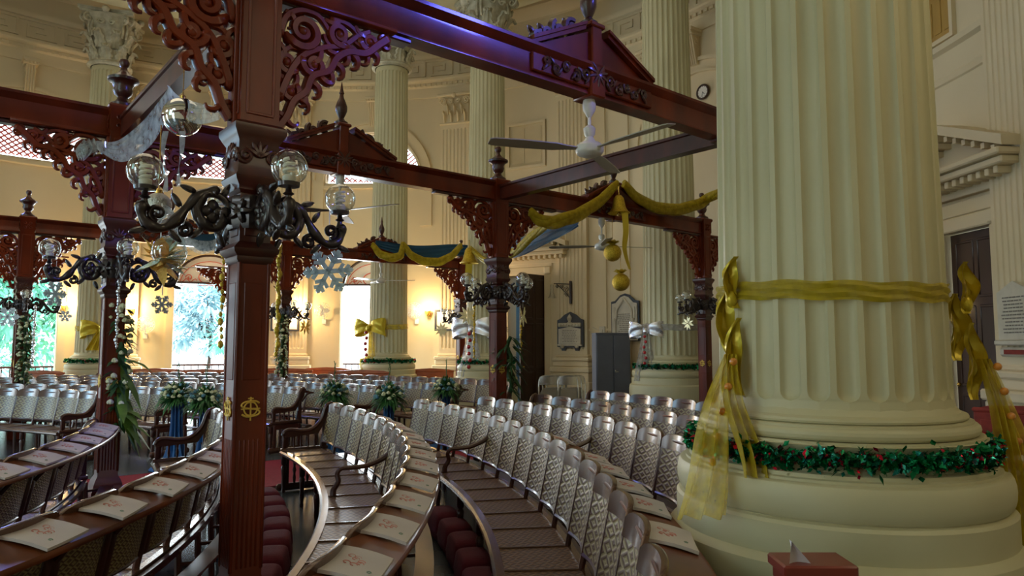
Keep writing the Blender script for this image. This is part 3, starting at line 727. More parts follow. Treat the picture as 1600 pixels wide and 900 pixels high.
def bracket_mesh(m, o, A, B, N):
    """leafy scroll bracket: A away from the post, B down (given as -z)"""
    S_ = lambda P: [(p.x, p.y) for p in cat_pts([Vector((a, b, 0)) for a, b in P], 5)]
    cv = [(S_([(.74, .03), (.66, .10), (.57, .18), (.46, .20), (.38, .26), (.33, .35), (.23, .41), (.19, .51), (.12, .58), (.08, .68), (.03, .76)]), .038, .030),
          (S_([(.03, .60), (.08, .45), (.16, .31), (.29, .22), (.42, .17), (.52, .08), (.60, .03)]), .034, .022),
          (S_([(.03, .22), (.06, .10), (.15, .03), (.26, .03), (.33, .10)]), .03, .02), (S_([(.33, .03), (.42, .02), (.50, .05), (.55, .12)]), .026, .018), (S_([(.03, .50), (.03, .36), (.09, .27), (.18, .27)]), .028, .018),
          (spiral((.17, .15), .115, PI * .9, 1.6, -1), .040, .022), (spiral((.40, .105), .080, PI * .2, 1.5, 1), .034, .018), (spiral((.60, .095), .070, PI * 1.1, 1.4, -1), .032, .016),
          (spiral((.080, .36), .068, PI * .1, 1.5, 1), .030, .016), (spiral((.24, .335), .080, PI * 1.2, 1.5, -1), .034, .018), (spiral((.10, .53), .060, PI * 1.6, 1.4, 1), .029, .015),
          (spiral((.47, .195), .048, PI * .4, 1.2, -1), .028, .014), (spiral((.045, .70), .036, PI * 1.3, 1.3, 1), .022, .012), (spiral((.70, .045), .036, 0, 1.3, 1), .022, .012)]
    carve(m, o, A, B, N, cv, 1.15)
    for (p, a, L, w) in (((.30, .04), -.1, .11, .04), ((.5, .02), .6, .10, .036), ((.47, .20), .9, .10, .046), ((.44, .20), 1.5, .09, .04), ((.36, .29), .7, .10, .046), ((.33, .34), 1.3, .09, .04), ((.28, .39), .4, .09, .042), ((.22, .44), .8, .10, .044), ((.15, .56), .6, .09, .038), ((.17, .52), 1.2, .08, .034),
                         ((.08, .66), 1.0, .09, .034), ((.60, .15), .6, .09, .04), ((.57, .17), 1.3, .08, .034), ((.68, .08), .4, .07, .03), ((.02, .25), 1.2, .12, .036), ((.03, .44), 1.0, .1, .034), ((.28, .22), 2.0, .14, .042), ((.17, .28), 1.3, .11, .038), ((.06, .06), .8, .1, .04),
                         ((.44, .10), 2.2, .11, .034), ((.14, .42), 2.0, .11, .034), ((.30, .20), 0.2, .12, .036), ((.10, .20), 1.9, .10, .032), ((.30, .13), .9, .09, .03), ((.50, .12), .1, .09, .03)):
        hook(m, o, A, B, N, p, a, L, w * .62, 1 if (p[0] * 97 + p[1] * 31) % 1 > .5 else -1)
    for p in ((.17, .15), (.40, .105), (.60, .095), (.075, .36), (.24, .335), (.10, .53)): m.ball(o + A * p[0] + B * p[1], .032, 8, 6)
    m.box(o + A * .38 + B * (-.015), (.80, .10, .035), .008, math.atan2(A.y, A.x)); m.box(o + A * .012 + B * .40, (.03, .10, .80), .006, math.atan2(A.y, A.x))
def hook(m, o, A, B, N, p, a, L, w, sg=1):
    n = 9; pts = []; x, y, h = p[0], p[1], a - sg * .5
    for k in range(n + 1):
        pts.append(o + A * x + B * y); st_ = L * 1.5 / n; x += math.cos(h) * st_; y += math.sin(h) * st_; h += sg * (.16 + .055 * k)
    m.tube(pts, [w * (.8 + .5 * math.sin(k / n * PI)) * (1 - .55 * k / n) for k in range(n + 1)], 6, up=N, flat=1.3)
def monogram(m, o, A, N):
    Z = Vector((0, 0, 1)); o = o + N * .004
    P = lambda pts: [o + A * a + Z * b for a, b in pts]
    m.tube(P([(0, -.062), (0, .062)]), .005, 5); m.tube(P([(-.014, .054), (.014, .054)]), .004, 5)
    s_ = [(.045, .028), (.02, .040), (-.03, .036), (-.048, .02), (-.03, .004), (.03, -.004), (.048, -.02), (.03, -.036), (-.02, -.04), (-.045, -.028)]
    m.tube(cat_pts(P(s_), 3), .0055, 5)
    m.tube(cat_pts(P([(.018, .036), (-.02, .03), (-.036, 0), (-.02, -.03), (.018, -.036)]), 3), .0045, 5); m.tube(cat_pts(P([(-.018, .036), (.02, .03), (.036, 0), (.02, -.03), (-.018, -.036)]), 3), .0045, 5)
    m.tube(P([(-.05, 0), (.05, 0)]), .004, 5)
postw = .083
def make_post():
    r = thing('canopy_post', 'x', 'post', (0, 0, 0), 'carved posts of the canopy')
    m = MB()
    m.sqlathe([(.135, 0), (.135, .30), (.125, .32), (.118, .36), (.105, .40), (postw, .44), (postw, 2.13)], rz=UA)
    for a in range(4):
        aa = UA + a * PI / 2; N = Vector((math.cos(aa), math.sin(aa), 0)); T = Vector((-math.sin(aa), math.cos(aa), 0))
        for k in range(5): m.box(N * (postw - .001) + T * (-.048 + k * .024) + Vector((0, 0, .82)), (.008, .011, .66), .003, aa)
        m.box(N * (postw - .001) + Vector((0, 0, 1.72)), (.008, .10, .52), .004, aa)
        for sg in (-1, 1): m.box(N * postw + T * sg * .078 + Vector((0, 0, 1.3)), (.012, .016, 1.65), .004, aa)
        m.box(N * .13 + Vector((0, 0, .17)), (.02, .17, .2), .006, aa)
    part('lower_post', m, wood, r, world=False)
    m = MB(); m.sqlathe([(postw, 2.08), (.098, 2.10), (.098, 2.12), (.118, 2.14), (.122, 2.16), (.105, 2.18), (postw, 2.20), (postw, 2.46), (.10, 2.48), (.10, 2.50), (.12, 2.53), (.125, 2.55), (.112, 2.57), (.108, 2.74), (.125, 2.77), (.14, 2.80), (.14, 2.83), (.115, 2.85)], rz=UA)
    for a in range(4):
        aa = UA + a * PI / 2; N = Vector((math.cos(aa), math.sin(aa), 0)); T = Vector((-math.sin(aa), math.cos(aa), 0)); Z = Vector((0, 0, 1)); o = N * .115 + Z * 2.66
        for sg in (-1, 1): m.tube([o + T * sg * (.075 + p[0]) + Z * p[1] for p in spiral((0, 0), .042, 0, 1.6, sg)], .011, 6)
        for k in range(5): lobe(m, o, T, Z, N, (0, 0), PI / 2 + (k - 2) * .5, .085, .014, .014)
        m.box(N * (postw) + Z * 2.33, (.01, .12, .2), .004, aa)
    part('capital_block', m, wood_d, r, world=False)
    m = MB(); m.sqlathe([(.105, 2.84), (.105, 3.66), (.115, 3.68), (.115, 3.87), (.13, 3.89), (.135, 3.92), (.12, 3.94)], rz=UA)
    for a in range(4):
        aa = UA + a * PI / 2; N = Vector((math.cos(aa), math.sin(aa), 0)); T = Vector((-math.sin(aa), math.cos(aa), 0))
        for sg in (-1, 1): m.box(N * .106 + T * sg * .07 + Vector((0, 0, 3.25)), (.012, .016, .7), .003, aa)
        for z in (2.9, 3.6): m.box(N * .106 + Vector((0, 0, z)), (.012, .15, .016), .003, aa)
        for p in ((-.04, .04), (.04, .04), (0, 0), (-.04, -.04), (.04, -.04)): m.tube([N * .122 + T * (p[0] + .02 * math.cos(q)) + Vector((0, 0, 3.77 + p[1] + .02 * math.sin(q))) for q in [k * PI / 5 for k in range(10)]], .006, 5, closed=True)
    part('upper_post', m, wood, r, world=False)
    m = MB(); m.lathe([(.11, 0), (.11, .03), (.075, .05), (.05, .08), (.045, .10), (.075, .13), (.088, .17), (.08, .20), (.098, .24), (.135, .26), (.14, .285), (.115, .30), (.085, .32), (.055, .34), (.032, .37), (.028, .40), (.042, .42), (.048, .45), (.035, .48), (0.001, .49)], 20, (0, 0, 3.94))
    for k in range(14): m.ball((.125 * math.cos(k * PI / 7), .125 * math.sin(k * PI / 7), 4.215), .016, 6, 4)
    part('urn_finial', m, wood_d, r, world=False)
    for aa in (UA - PI / 2, UA + PI):
        m = MB(); N = Vector((math.cos(aa), math.sin(aa), 0)); monogram(m, N * (postw + .002) + Vector((0, 0, 1.31)), Vector((-math.sin(aa), math.cos(aa), 0)), N)
        part('gold_monogram', m, gold, r, 'gold interlaced monogram', world=False)
    bm_ = MB(); bracket_mesh(bm_, Vector((.10, 0, HB - .02)), Vector((1, 0, 0)), Vector((0, 0, -1)), Vector((0, 1, 0)))
    b = part('scroll_bracket', bm_, wood, r, world=False, angle=60); b.rotation_euler.z = UA
    b2 = b.copy(); C.objects.link(b2); b2.rotation_euler.z = UA + PI
    return r
post = make_post()
post_labels = [(P1, 'nearest dark carved post, left of centre, gold monogram on its face'), (P2, 'dark carved post at the left with white tulle tied above it'), (P3, 'dark carved post left of the centre right columns, fern at its side'),
               (P4, 'thin far dark post beside the gold bow of the big column'), (C1, 'far left dark post wrapped with white flower garland'), (C2, 'far dark post just right of the nearest post, flower garland on it'), (C3, 'far dark post with silver and gold bow behind it'),
               (A2, 'dark post hidden behind the big column'), (P0, 'dark post beyond the left edge'), (A0, 'dark post near the photographer, out of view'), (C0, 'far dark post beyond the left edge'), (D1, 'thinnest far left post in front of the green garden opening'), (D2, 'farthest dark post behind the nearest one')]
for i, (p, lb) in enumerate(post_labels):
    if i in (7,): pass
    if i in (8, 9, 10): continue
    p = p + PO.get(i, Vector())
    if i == 0: post['label'] = lb; post.location = p
    else: copy_tree(post, lb, p)
def beam(a, b, name, label, h=.235, w=.15, z=HB, ped=None, over0=0, over1=0):
    a, b = Vector(a), Vector(b); d = (b - a).normalized(); N = Vector((-d.y, d.x, 0)); Z = Vector((0, 0, 1)); ang = math.atan2(d.y, d.x)
    t = thing(name, label, 'beam', a + (b - a) * .5 + Z * z)
    g = .125; a1 = a + d * (g - over0); b1 = b - d * (g - over1); hw = w / 2
    sec = [(-hw, 0), (hw, 0), (hw, .02), (hw - .012, .035), (hw - .012, h - .05), (hw, h - .04), (hw + .02, h - .015), (hw + .035, h), (hw + .035, h + .025), (-hw - .035, h + .025), (-hw - .035, h), (-hw - .02, h - .015), (-hw, h - .04), (-hw + .012, h - .05), (-hw + .012, .035), (-hw, .02)] if h > .22 else [(-hw, 0), (hw, 0), (hw, h * .8), (hw + .015, h * .85), (hw + .015, h), (-hw - .015, h), (-hw - .015, h * .85), (-hw, h * .8)]
    m = MB(); m.sweep(sec, [(a1 + Z * z, N, Z), (b1 + Z * z, N, Z)]); part('beam_rail', m, wood if h > .22 else wood_d, t)
    if h > .22:
        m = MB()
        for (s0, s1) in ((a1, a1 + d * .95), (b1 - d * .95, b1)): m.box((s0 + s1) / 2 + Z * (z - .02), ((s1 - s0).length, w * .72, .035), .008, ang)
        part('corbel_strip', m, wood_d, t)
    if ped is not None:
        c = a + d * ped; o = c + Z * (z + h + .02); W = .66
        m = MB(); m.prism([(-W, 0), (W, 0), (0, .30)], d, Z, N, o, w * .8)
        for sg in (-1, 1):
            x0 = W * 1.06; pts = [(sg * x0, -.015), (sg * .13, .262), (sg * .13, .31), (sg * x0, .045)]
            m.prism(pts, d, Z, N, o, w * 1.35); m.prism([(sg * x0, .02), (sg * .13, .30), (sg * .13, .325), (sg * x0, .05)], d, Z, N, o, w * 1.6)
        m.box(o + Z * -.13, (.17, w + .07, .28), .012, ang); m.box(o + Z * .15, (.12, w + .05, .34), .01, ang); m.box(c + Z * (z + h * .5), (W * 2.1, w + .03, h * .62), .01, ang)
        m.box(o + Z * .33, (.17, w + .08, .04), .01, ang)
        part('broken_pediment', m, wood, t)
        m = MB()
        for s2 in (-1, 1):
            oo = c + N * s2 * (w / 2 + .025) + Z * (z + h * .52)
            for sg in (-1, 1):
                for k in range(5): m.tube([oo + d * sg * (.14 + k * .105 + p[0]) + Z * (p[1] + .02 * (-1) ** k) for p in spiral((0, 0), .052 - .003 * k, k * 1.3, 1.5, (-1) ** k * sg)], [.013] * 28, 6)
                for k in range(7): lobe(m, oo, d * sg, Z, N * s2, (.10 + k * .075, 0), (1 if k % 2 else -1) * .9, .075, .016, .016)
            for k in range(9): lobe(m, oo + Z * .05, d, Z, N * s2, (0, 0), -PI / 2 + (k - 4) * .62, .12, .018, .022)
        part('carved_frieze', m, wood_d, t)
        m = MB()
        for sg in (-1, 1):
            e = Vector((sg, 0)); sl = -.30 / W
            for k, (xx, rr) in enumerate(((.22, .075), (.36, .08), (.49, .07), (.59, .05))):
                m.tube([o + d * (sg * xx + p[0]) + Z * (.355 + xx * sl + .02 + p[1]) for p in spiral((0, 0), rr, 1.0 + k, 1.5, -sg)], .027, 6, up=N, flat=1.4)
                lobe(m, o, d, Z, N, (sg * xx, .37 + xx * sl), PI / 2 - sg * .8, .10, .022, .03)
        part('scroll_cresting', m, wood_d, t)
        m = MB(); m.lathe([(.075, 0), (.08, .03), (.05, .05), (.03, .08), (.05, .12), (.068, .17), (.07, .22), (.05, .28), (.028, .33), (.022, .37), (.032, .385), (.026, .40), (.016, .44), (.008, .50), (0.001, .53)], 18, o + Z * .35); part('spire_finial', m, wood_d, t)
    return t
beam(P1, A2, 'canopy_beam', 'long upper beam running right from the nearest post, pediment and white fan on it', ped=2.79)
beam(A0, P1, 'canopy_beam', 'end of the upper beam above the left bracket of the nearest post')
beam(P0, P2, 'canopy_beam', 'dark beam at the left edge running to the tulle draped post', over1=.09)
beam(P2, P3, 'canopy_beam', 'middle beam with carved pediment behind the globe lamps', ped=2.39)
beam(P3, P4, 'canopy_beam', 'middle beam carrying the gold tulle swag and bell', ped=2.39)
beam(C0, C1, 'canopy_beam', 'far beam at the left edge of the picture')
beam(C1, C2, 'canopy_beam', 'far beam behind the nearest post, blue swag on it', ped=2.39)
beam(C2, C3, 'canopy_beam', 'far beam with blue and gold swag and small pediment', ped=2.39)
beam(P1 + Vector((.17, 0, 0)), P2 + Vector((.12, 0, 0)), 'cross_beam', 'dark cross beam with white tulle joining the two left posts', h=.2, w=.11, z=HB - .03)
beam(AX, P3, 'cross_beam', 'plain dark cross beam passing under the gold swag', h=.2, w=.13, z=HB + .0)
beam(C1, D1, 'cross_beam', 'far left cross beam', h=.2, w=.11, z=HB)

# ---------------------------------------------------------------- lamps on the posts
def make_lamp():
    r = thing('bracket_chandelier', 'x', 'lamp', (0, 0, 0), 'four armed globe lamps on the canopy posts')
    m = MB(); m.lathe([(.115, 2.27), (.125, 2.29), (.13, 2.33), (.13, 2.40), (.125, 2.43), (.115, 2.45)], 8, a0=PI / 8 + UA, a1=2 * PI + PI / 8 + UA)
    for k in range(4):
        for j in range(5):
            aa = UA + PI / 4 + k * PI / 2; N = Vector((math.cos(aa), math.sin(aa), 0)); lobe(m, N * .13 + Vector((0, 0, 2.36)), Vector((-N.y, N.x, 0)), Vector((0, 0, 1)), N, (0, 0), j * 2 * PI / 5, .07, .018, .02)
    part('post_collar', m, iron, r, world=False)
    am = MB(); X = Vector((1, 0, 0)); Z = Vector((0, 0, 1)); Y = Vector((0, 1, 0)); o = Vector((0, 0, 2.36))
    S3 = lambda P, n=6: [o + X * p.x + Z * p.z for p in cat_pts([Vector((a, 0, b)) for a, b in P], n)]
    main = S3([(.12, 0), (.155, -.01), (.15, -.05), (.19, -.095), (.25, -.07), (.275, 0), (.25, .075), (.19, .10), (.21, .105), (.27, .07), (.33, .0), (.38, -.075), (.45, -.12), (.52, -.10), (.545, -.04), (.53, .0)], 4)
    am.tube(main, [.027 + .006 * math.sin(k * .9) for k in range(len(main))], 8)
    am.tube([o + X * p[0] + Z * p[1] for p in spiral((.20, .0), .095, -PI * .5, 1.0, 1, shrink=.1)], .020, 7)
    for k in range(4): lobe(am, o, X, Z, Y, (.20, -.005), k * PI / 2, .065, .032, .02)
    am.tube([o + X * p[0] + Z * p[1] for p in spiral((.47, -.045), .045, -PI * .5, 1.3, 1)], .015, 6)
    am.tube([o + X * p[0] + Z * p[1] for p in spiral((.34, -.12), .04, PI * .5, 1.2, 1)], .015, 6)
    for (p, a) in (((.29, .09), .3), ((.36, .0), 1.0), ((.25, -.1), -.8), ((.41, -.13), -2.4), ((.52, -.13), -.3), ((.15, .08), 2.0), ((.17, -.12), -2.0)): lobe(am, o, X, Z, Y, p, a, .08, .018, .02)
    am.lathe([(.008, -.03), (.03, -.02), (.018, 0), (.014, .02), (.028, .03), (.016, .04), (.014, .06), (.052, .066), (.055, .085), (.04, .09), (.03, .075)], 14, o + X * .53)
    part_ = am.mesh('lamp_arm', iron, True, None, 60)
    g = MB(); g.ball((.53, 0, 2.52), .09, 24, 16); gm = g.mesh('glass_globe', glassm)
    b = MB(); b.tube([Vector((.53 + .024 * math.cos(q), .024 * math.sin(q), 2.485 + q * .0042)) for q in [k * .45 for k in range(42)]], .009, 6); b.lathe([(.012, 2.43), (.03, 2.44), (.032, 2.475), (.02, 2.485), (.001, 2.486)], 12, (.53, 0, 0)); bmh = b.mesh('spiral_bulb', bulbm)
    for k in range(4):
        a = bpy.data.objects.new('lamp_arm', part_); C.objects.link(a); a.parent = r; a.rotation_euler.z = UA + k * PI / 2
        gg = bpy.data.objects.new('glass_globe', gm); C.objects.link(gg); gg.parent = a
        bb = bpy.data.objects.new('spiral_bulb', bmh); C.objects.link(bb); bb.parent = a
    return r
lamp = make_lamp(); lamp['label'] = 'large four armed globe lamp on the nearest dark post'; lamp.location = P1 + PO[0]
for p, lb in ((P2 + PO[1], 'globe lamp on the left post below the white tulle'), (P3, 'globe lamp on the post right of the blue swag'), (P4, 'small far globe lamp beside the gold bow'), (C1, 'far globe lamp at the left on the flower garlanded post'),
              (C2, 'far globe lamp just right of the nearest post'), (C3, 'far globe lamp on the post in front of the silver bow')):
    copy_tree(lamp, lb, p)

# ---------------------------------------------------------------- ceiling fans
def fan(p, zh, angs, label, mats=(white, fanblade), r=.84, ztop=HB, group='ceiling fans under the beams'):
    t = thing('ceiling_fan', label, 'fan', (p.x, p.y, zh), group)
    m = MB(); m.lathe([(.001, -.07), (.05, -.065), (.10, -.045), (.115, -.02), (.115, .02), (.09, .045), (.05, .06), (.035, .09), (.02, .11), (.001, .11)], 28, (p.x, p.y, zh)); part('motor_housing', m, mats[0], t)
    m = MB(); m.tube([(p.x, p.y, zh + .1), (p.x, p.y, ztop - .1)], .014, 8); m.lathe([(.014, -.16), (.05, -.10), (.055, -.05), (.045, 0)], 16, (p.x, p.y, ztop)); m.lathe([(.02, .0), (.045, .03), (.05, .08), (.03, .10)], 14, (p.x, p.y, zh + .09)); part('down_rod', m, mats[0], t)
    for a in angs:
        a = D(a); d = Vector((math.cos(a), math.sin(a), 0)); n = Vector((-d.y, d.x, .18)); m = MB(); o = Vector((p.x, p.y, zh))
        pts = [(.09, -.02), (.2, -.035), (.3, -.06), (r * .7, -.068), (r * .96, -.062), (r, -.045), (r, .045), (r * .96, .062), (r * .7, .068), (.3, .06), (.2, .035), (.09, .02)]
        m.prism(pts, d, n, d.cross(n), o, .008); part('fan_blade', m, mats[1], t)
    return t
cA = P1 + U * 2.79; fan(cA, CAMZ + 1.58, (196, 308, 68), 'large white ceiling fan under the upper beam, its blades spread wide')
cB = P3 + U * 2.1; fan(cB, 3.2, (170, 12, 270), 'thin bladed ceiling fan behind the hanging gold balls', (white, fanblade))
fan(P2 + U * 2.39, 3.22, (-28, 95, 190), 'dark bladed ceiling fan behind the globe lamps of the nearest post', (white, darkfan))
fan(C2 + U * 2.39, 3.2, (-5, 115, 235), 'small distant ceiling fan before the bright doorway', (white, white))
fan(C1 + U * 2.39 - V * .0, 3.2, (15, 135, 255), 'distant ceiling fan behind the amber star cluster', (white, fanblade))

# ---------------------------------------------------------------- pews
O = Vector((-9.9, 3.2, 0)); PITCHW = .455
def pp(r, a, z=0): return Vector((O.x + r * math.cos(a), O.y + r * math.sin(a), z))
# shared backrest (local: +x outward from the pews' centre = the back side, y along the row, z up), origin on the floor at crest radius
def back_x(z): return -.10 + (z - .45) * .2
bw = .212
def bsurf(u, v, z0, z1, dx=0.0, hw=bw):
    y = (u * 2 - 1) * hw; z = z0 + (z1 - z0) * v; return (back_x(z) + dx - .03 * (1 - (y / bw) ** 2) * -1, y, z)
bw = .222
m = MB(); m.cur = 0
m.grid(lambda u, v: bsurf(u, v, .535, .865, -.004, .207), 8, 2, (3.0, 4.6)); m.grid(lambda u, v: bsurf(1 - u, v, .535, .865, .012, .17), 8, 2, (5.0, 9.0))
m.cur = 1
for sg in (-1, 1):
    m.tube([(back_x(z) + .004 + .03 * (1 - (.213 / bw) ** 2), sg * .214, z) for z in (.44, .53, .65, .78, .87)], .010, 6)
for z in (.528,):
    m.tube([bsurf(k / 8, 0, z, z, .004) for k in range(9)], .014, 6)
for y0 in (.160, -.222): m.box((back_x(.70) + .022, y0 + .031, .70), (.022, .062, .36), .004, 0, Matrix.Rotation(.197, 4, 'Y'))
back_me = m.mesh('backrest', [canem, pwood], True, None, 50)
m = MB()
def crest(u, v, dx=0):
    y = (u * 2 - 1) * bw; top = .975 - .03 * abs(u * 2 - 1) ** 7 - .010 * (u * 2 - 1) ** 2; z = .86 + (top - .86) * v
    return (back_x(z) + .034 * (1 - (y / bw) ** 2) + dx, y, z)
m.grid(lambda u, v: crest(u, v, -.008), 14, 5); m.grid(lambda u, v: crest(1 - u, v, .016), 14, 5)
m.grid(lambda u, v: tuple(Vector(crest(u, 1, -.008)).lerp(Vector(crest(u, 1, .016)), v) + Vector((0, 0, .004 * math.sin(v * PI)))), 14, 2)
for u_ in (0, 1): m.grid(lambda u, v: tuple(Vector(crest(u_, u, -.008)).lerp(Vector(crest(u_, u, .016)), v)), 5, 1)
crest_me = m.mesh('crest_rail', crestm, True, None, 60)
m = MB(); m.lathe([(.018, 0), (.022, .02), (.016, .05), (.024, .10), (.02, .16), (.027, .24), (.030, .28), (.018, .30), (.030, .315), (.030, .40)], 10); leg_me = m.mesh('leg', pwood)
m = MB(); pts = cat_pts([(-.46, 0, .455), (-.455, 0, .50), (-.42, 0, .56), (-.43, 0, .62), (-.40, 0, .66), (-.32, 0, .665), (-.2, 0, .675), (-.08, 0, .72), (-.02, 0, .76)], 4)
m.tube(pts, [.026 - .008 * math.sin(k / len(pts) * PI) for k in range(len(pts))], 8, up=(0, 1, 0), flat=1.0); arm_me = m.mesh('armrest', pwood)
def end_mesh():
    m = MB(); X = Vector((1, 0, 0)); Z = Vector((0, 0, 1)); Y = Vector((0, 1, 0)); o = Vector((0, 0, 0))
    top = [(p.x, p.z) for p in cat_pts([(-.52, 0, .62), (-.50, 0, .66), (-.44, 0, .68), (-.30, 0, .66), (-.18, 0, .68), (-.08, 0, .78), (-.03, 0, .92), (.03, 0, .96), (.05, 0, .92)], 4)]
    m.tube([o + X * a + Z * b for a, b in top], .024, 8, up=Y)
    m.prism([(-.52, .60)] + [(a, b) for a, b in top] + [(.03, .84), (-.04, .74), (-.12, .62), (-.46, .60)], X, Z, Y, o, .03)
    for k in range(6):
        x = -.47 + k * .08; m.lathe([(.012, 0), (.008, .03), (.015, .08), (.009, .13), (.016, .16)], 8, (x, 0, .45))
    m.box((-.27, 0, .46), (.54, .045, .04), .008); m.box((-.50, 0, .53), (.04, .04, .16), .008); m.box((-.04, 0, .60), (.05, .04, .32), .008)
    m.box((-.27, 0, .05), (.62, .06, .08), .02); m.box((-.47, 0, .25), (.05, .045, .36), .01); m.box((-.05, 0, .25), (.05, .045, .36), .01); m.box((-.27, 0, .39), (.42, .035, .07), .008)
    for k in range(4): m.lathe([(.012, .08), (.02, .14), (.012, .19), (.024, .23), (.012, .27), (.02, .31), (.012, .36)], 8, (-.38 + k * .075, 0, 0))
    return m.mesh('end_panel', pwood, True, None, 45)
end_me = end_mesh()
def put(name, me, parent, loc, rz):
    o = bpy.data.objects.new(name, me); C.objects.link(o); o.parent = parent; o.location = Vector(loc) - parent.location; o.rotation_euler.z = rz; return o
def pew(R, a0, a1, label, group, arms=(), ends=(0, 1), ledge=.225, legs=True):
    a0, a1 = D(a0), D(a1); n = max(1, round((a1 - a0) * R / PITCHW)); am = (a0 + a1) / 2
    t = thing('curved_pew', label, 'pew', pp(R - .25, am, 0), group)
    K = n * 2; A = [a0 + (a1 - a0) * k / K for k in range(K + 1)]
    fr = [(pp(R, a), Vector((math.cos(a), math.sin(a), 0)), Vector((0, 0, 1))) for a in A]
    m = MB(); m.sweep([(-.545, .405), (-.56, .42), (-.56, .44), (-.545, .455), (-.50, .455), (-.50, .40)], fr); m.sweep([(-.09, .40), (-.09, .455), (-.05, .455), (-.05, .40)], fr)
    for k in range(n + 1):
        a = a0 + (a1 - a0) * k / n; m.box(pp(R - .30, a, .44), (.42, .022, .032), .004, a)
    part('seat_frame', m, crestm, t)
    m = MB(); m.grid(lambda u, v: tuple(pp(R - .50 + v * .41, a1 - (a1 - a0) * u, .447)), n * 2, 2, (n * 5.0, 5.0)); m.sweep([(-.50, .42), (-.50, .446), (-.09, .446), (-.09, .42)], fr); part('seat', m, seatcane, t, smooth=False)
    if ledge:
        m = MB(); m.sweep([(.015, .925), (.02, .938), (ledge - .01, .888), (ledge, .893), (ledge + .008, .88), (ledge, .865), (.02, .915)], fr); part('book_ledge', m, ledgem, t, angle=60)
        m = MB(); m.sweep([(-.05, .40), (-.04, .44), (-.01, .44), (-.01, .40)], fr)
        m.sweep([(.09, .36), (.09, .375), (.20, .375), (.20, .36)], fr)
        for k in range(n + 1):
            a = a0 + (a1 - a0) * k / n; m.tube([pp(R + .0, a, 0), pp(R - .02, a, .42)], .02, 6); m.tube([pp(R - .09, a, .44), pp(R + .01, a, .92)], .019, 6)
            m.tube([pp(R + .01, a, .75), pp(R + .10, a, .86), pp(R + ledge - .04, a, .885)], .013, 6); m.tube([pp(R, a, .34), pp(R + .20, a, .355)], .012, 6)
        part('back_frame', m, pwood, t)
    for k in range(n):
        a = a0 + (a1 - a0) * (k + .5) / n
        b = put('backrest', back_me, t, pp(R, a), a); c = bpy.data.objects.new('crest_rail', crest_me); C.objects.link(c); c.parent = b
    if legs:
        for k in range(0, n + 1, 2):
            a = a0 + (a1 - a0) * min(k + .02, n - .1) / n; put('leg', leg_me, t, pp(R - .52, a), a)
    for k in arms: put('armrest', arm_me, t, pp(R, a1 - (a1 - a0) * k / n), a1 - (a1 - a0) * k / n)
    for e in ends: put('end_panel', end_me, t, pp(R, (a0 - .02 / R, a1 + .02 / R)[e]), (a0, a1)[e])
    t['n'] = n; del t['n']
    return t, n, a0, a1
near = 'near curved pews facing left'
rows = {}
rows[0] = pew(6.9, 2, 27.9, 'leftmost curved pew seen from behind, booklets along its ledge', near, ends=(1,))
rows[1] = pew(8.0, -14, 33.3, 'curved pew seen from behind in the lower left corner, behind the nearest post', near, ends=(1,), arms=(5,))
rows[2] = pew(9.3, -12, 33.5, 'curved pew in the centre whose booklet ledge sweeps round in a bow', near, ends=(1,), arms=(6,))
rows[3] = pew(10.38, -8.5, 33.2, 'long curved pew right of centre, its cane backs facing the camera', near, ends=(), arms=(5,))
rows[4] = pew(11.30, 4.6, 33.2, 'curved pew running behind the gold tulle of the big column', near, ends=(), arms=(6,))
rows[5] = pew(12.12, 16, 32.6, 'short visible curved pew, second row before the grey cupboard', near, ends=(1,), ledge=.2)
rows[6] = pew(13.25, 20, 33.4, 'curved pew nearest the grey cupboard', near, ends=(1,))
far = 'far curved pews across the aisle'
pew(8.05, 60.5, 112, 'far pew at the left edge, nearest of those facing the camera', far, ends=(0,), arms=(8,))
pew(9.1, 57, 112, 'far pew ending beside the two left flower stands', far, ends=(0,))
pew(10.35, 50.5, 110, 'far pew ending at the flower stand right of the nearest post', far, ends=(0,))
pew(11.4, 47.5, 108, 'far pew ending behind the middle flower stand', far, ends=(0,))
pew(12.5, 44.0, 92.8, 'far pew ending behind the right flower stand', far, ends=(0,))
pew(14.1, 45.5, 91, 'farthest curved pew before the orange benches', far, ends=(0,))
# orange varnished benches by the doors
def bench(p, rz, w, label, mat=orangew):
    t = thing('wooden_bench', label, 'bench', p, 'varnished benches along the far wall' if mat is orangew else None, rz)
    m = MB(); m.box((0, .18, .72), (w, .035, .42), .012); m.box((0, .18, .95), (w + .03, .06, .05), .018)
    for k in range(3): m.box(((k - 1) * w * .32, .158, .72), (w * .27, .012, .26), .006)
    m.prism([(-w / 2, .96), (w / 2, .96), (w * .4, 1.0), (0, 1.03), (-w * .4, 1.0)], (1, 0, 0), (0, 0, 1), (0, 1, 0), (0, .18, 0), .04)
    part('backrest', m, mat, t, world=False)
    m = MB(); m.box((0, -.06, .44), (w, .44, .04), .015); part('seat', m, mat, t, world=False)
    for sx in (-1, 1):
        for y in (-.24, .17): m = MB(); m.box((sx * (w / 2 - .06), y, .21), (.05, .05, .42), .008); part('leg', m, mat, t, world=False)
        m = MB(); m.box((sx * (w / 2 - .02), -.06, .66), (.045, .42, .035), .012); m.box((sx * (w / 2 - .02), -.24, .55), (.04, .04, .2), .01); part('armrest', m, mat, t, world=False)
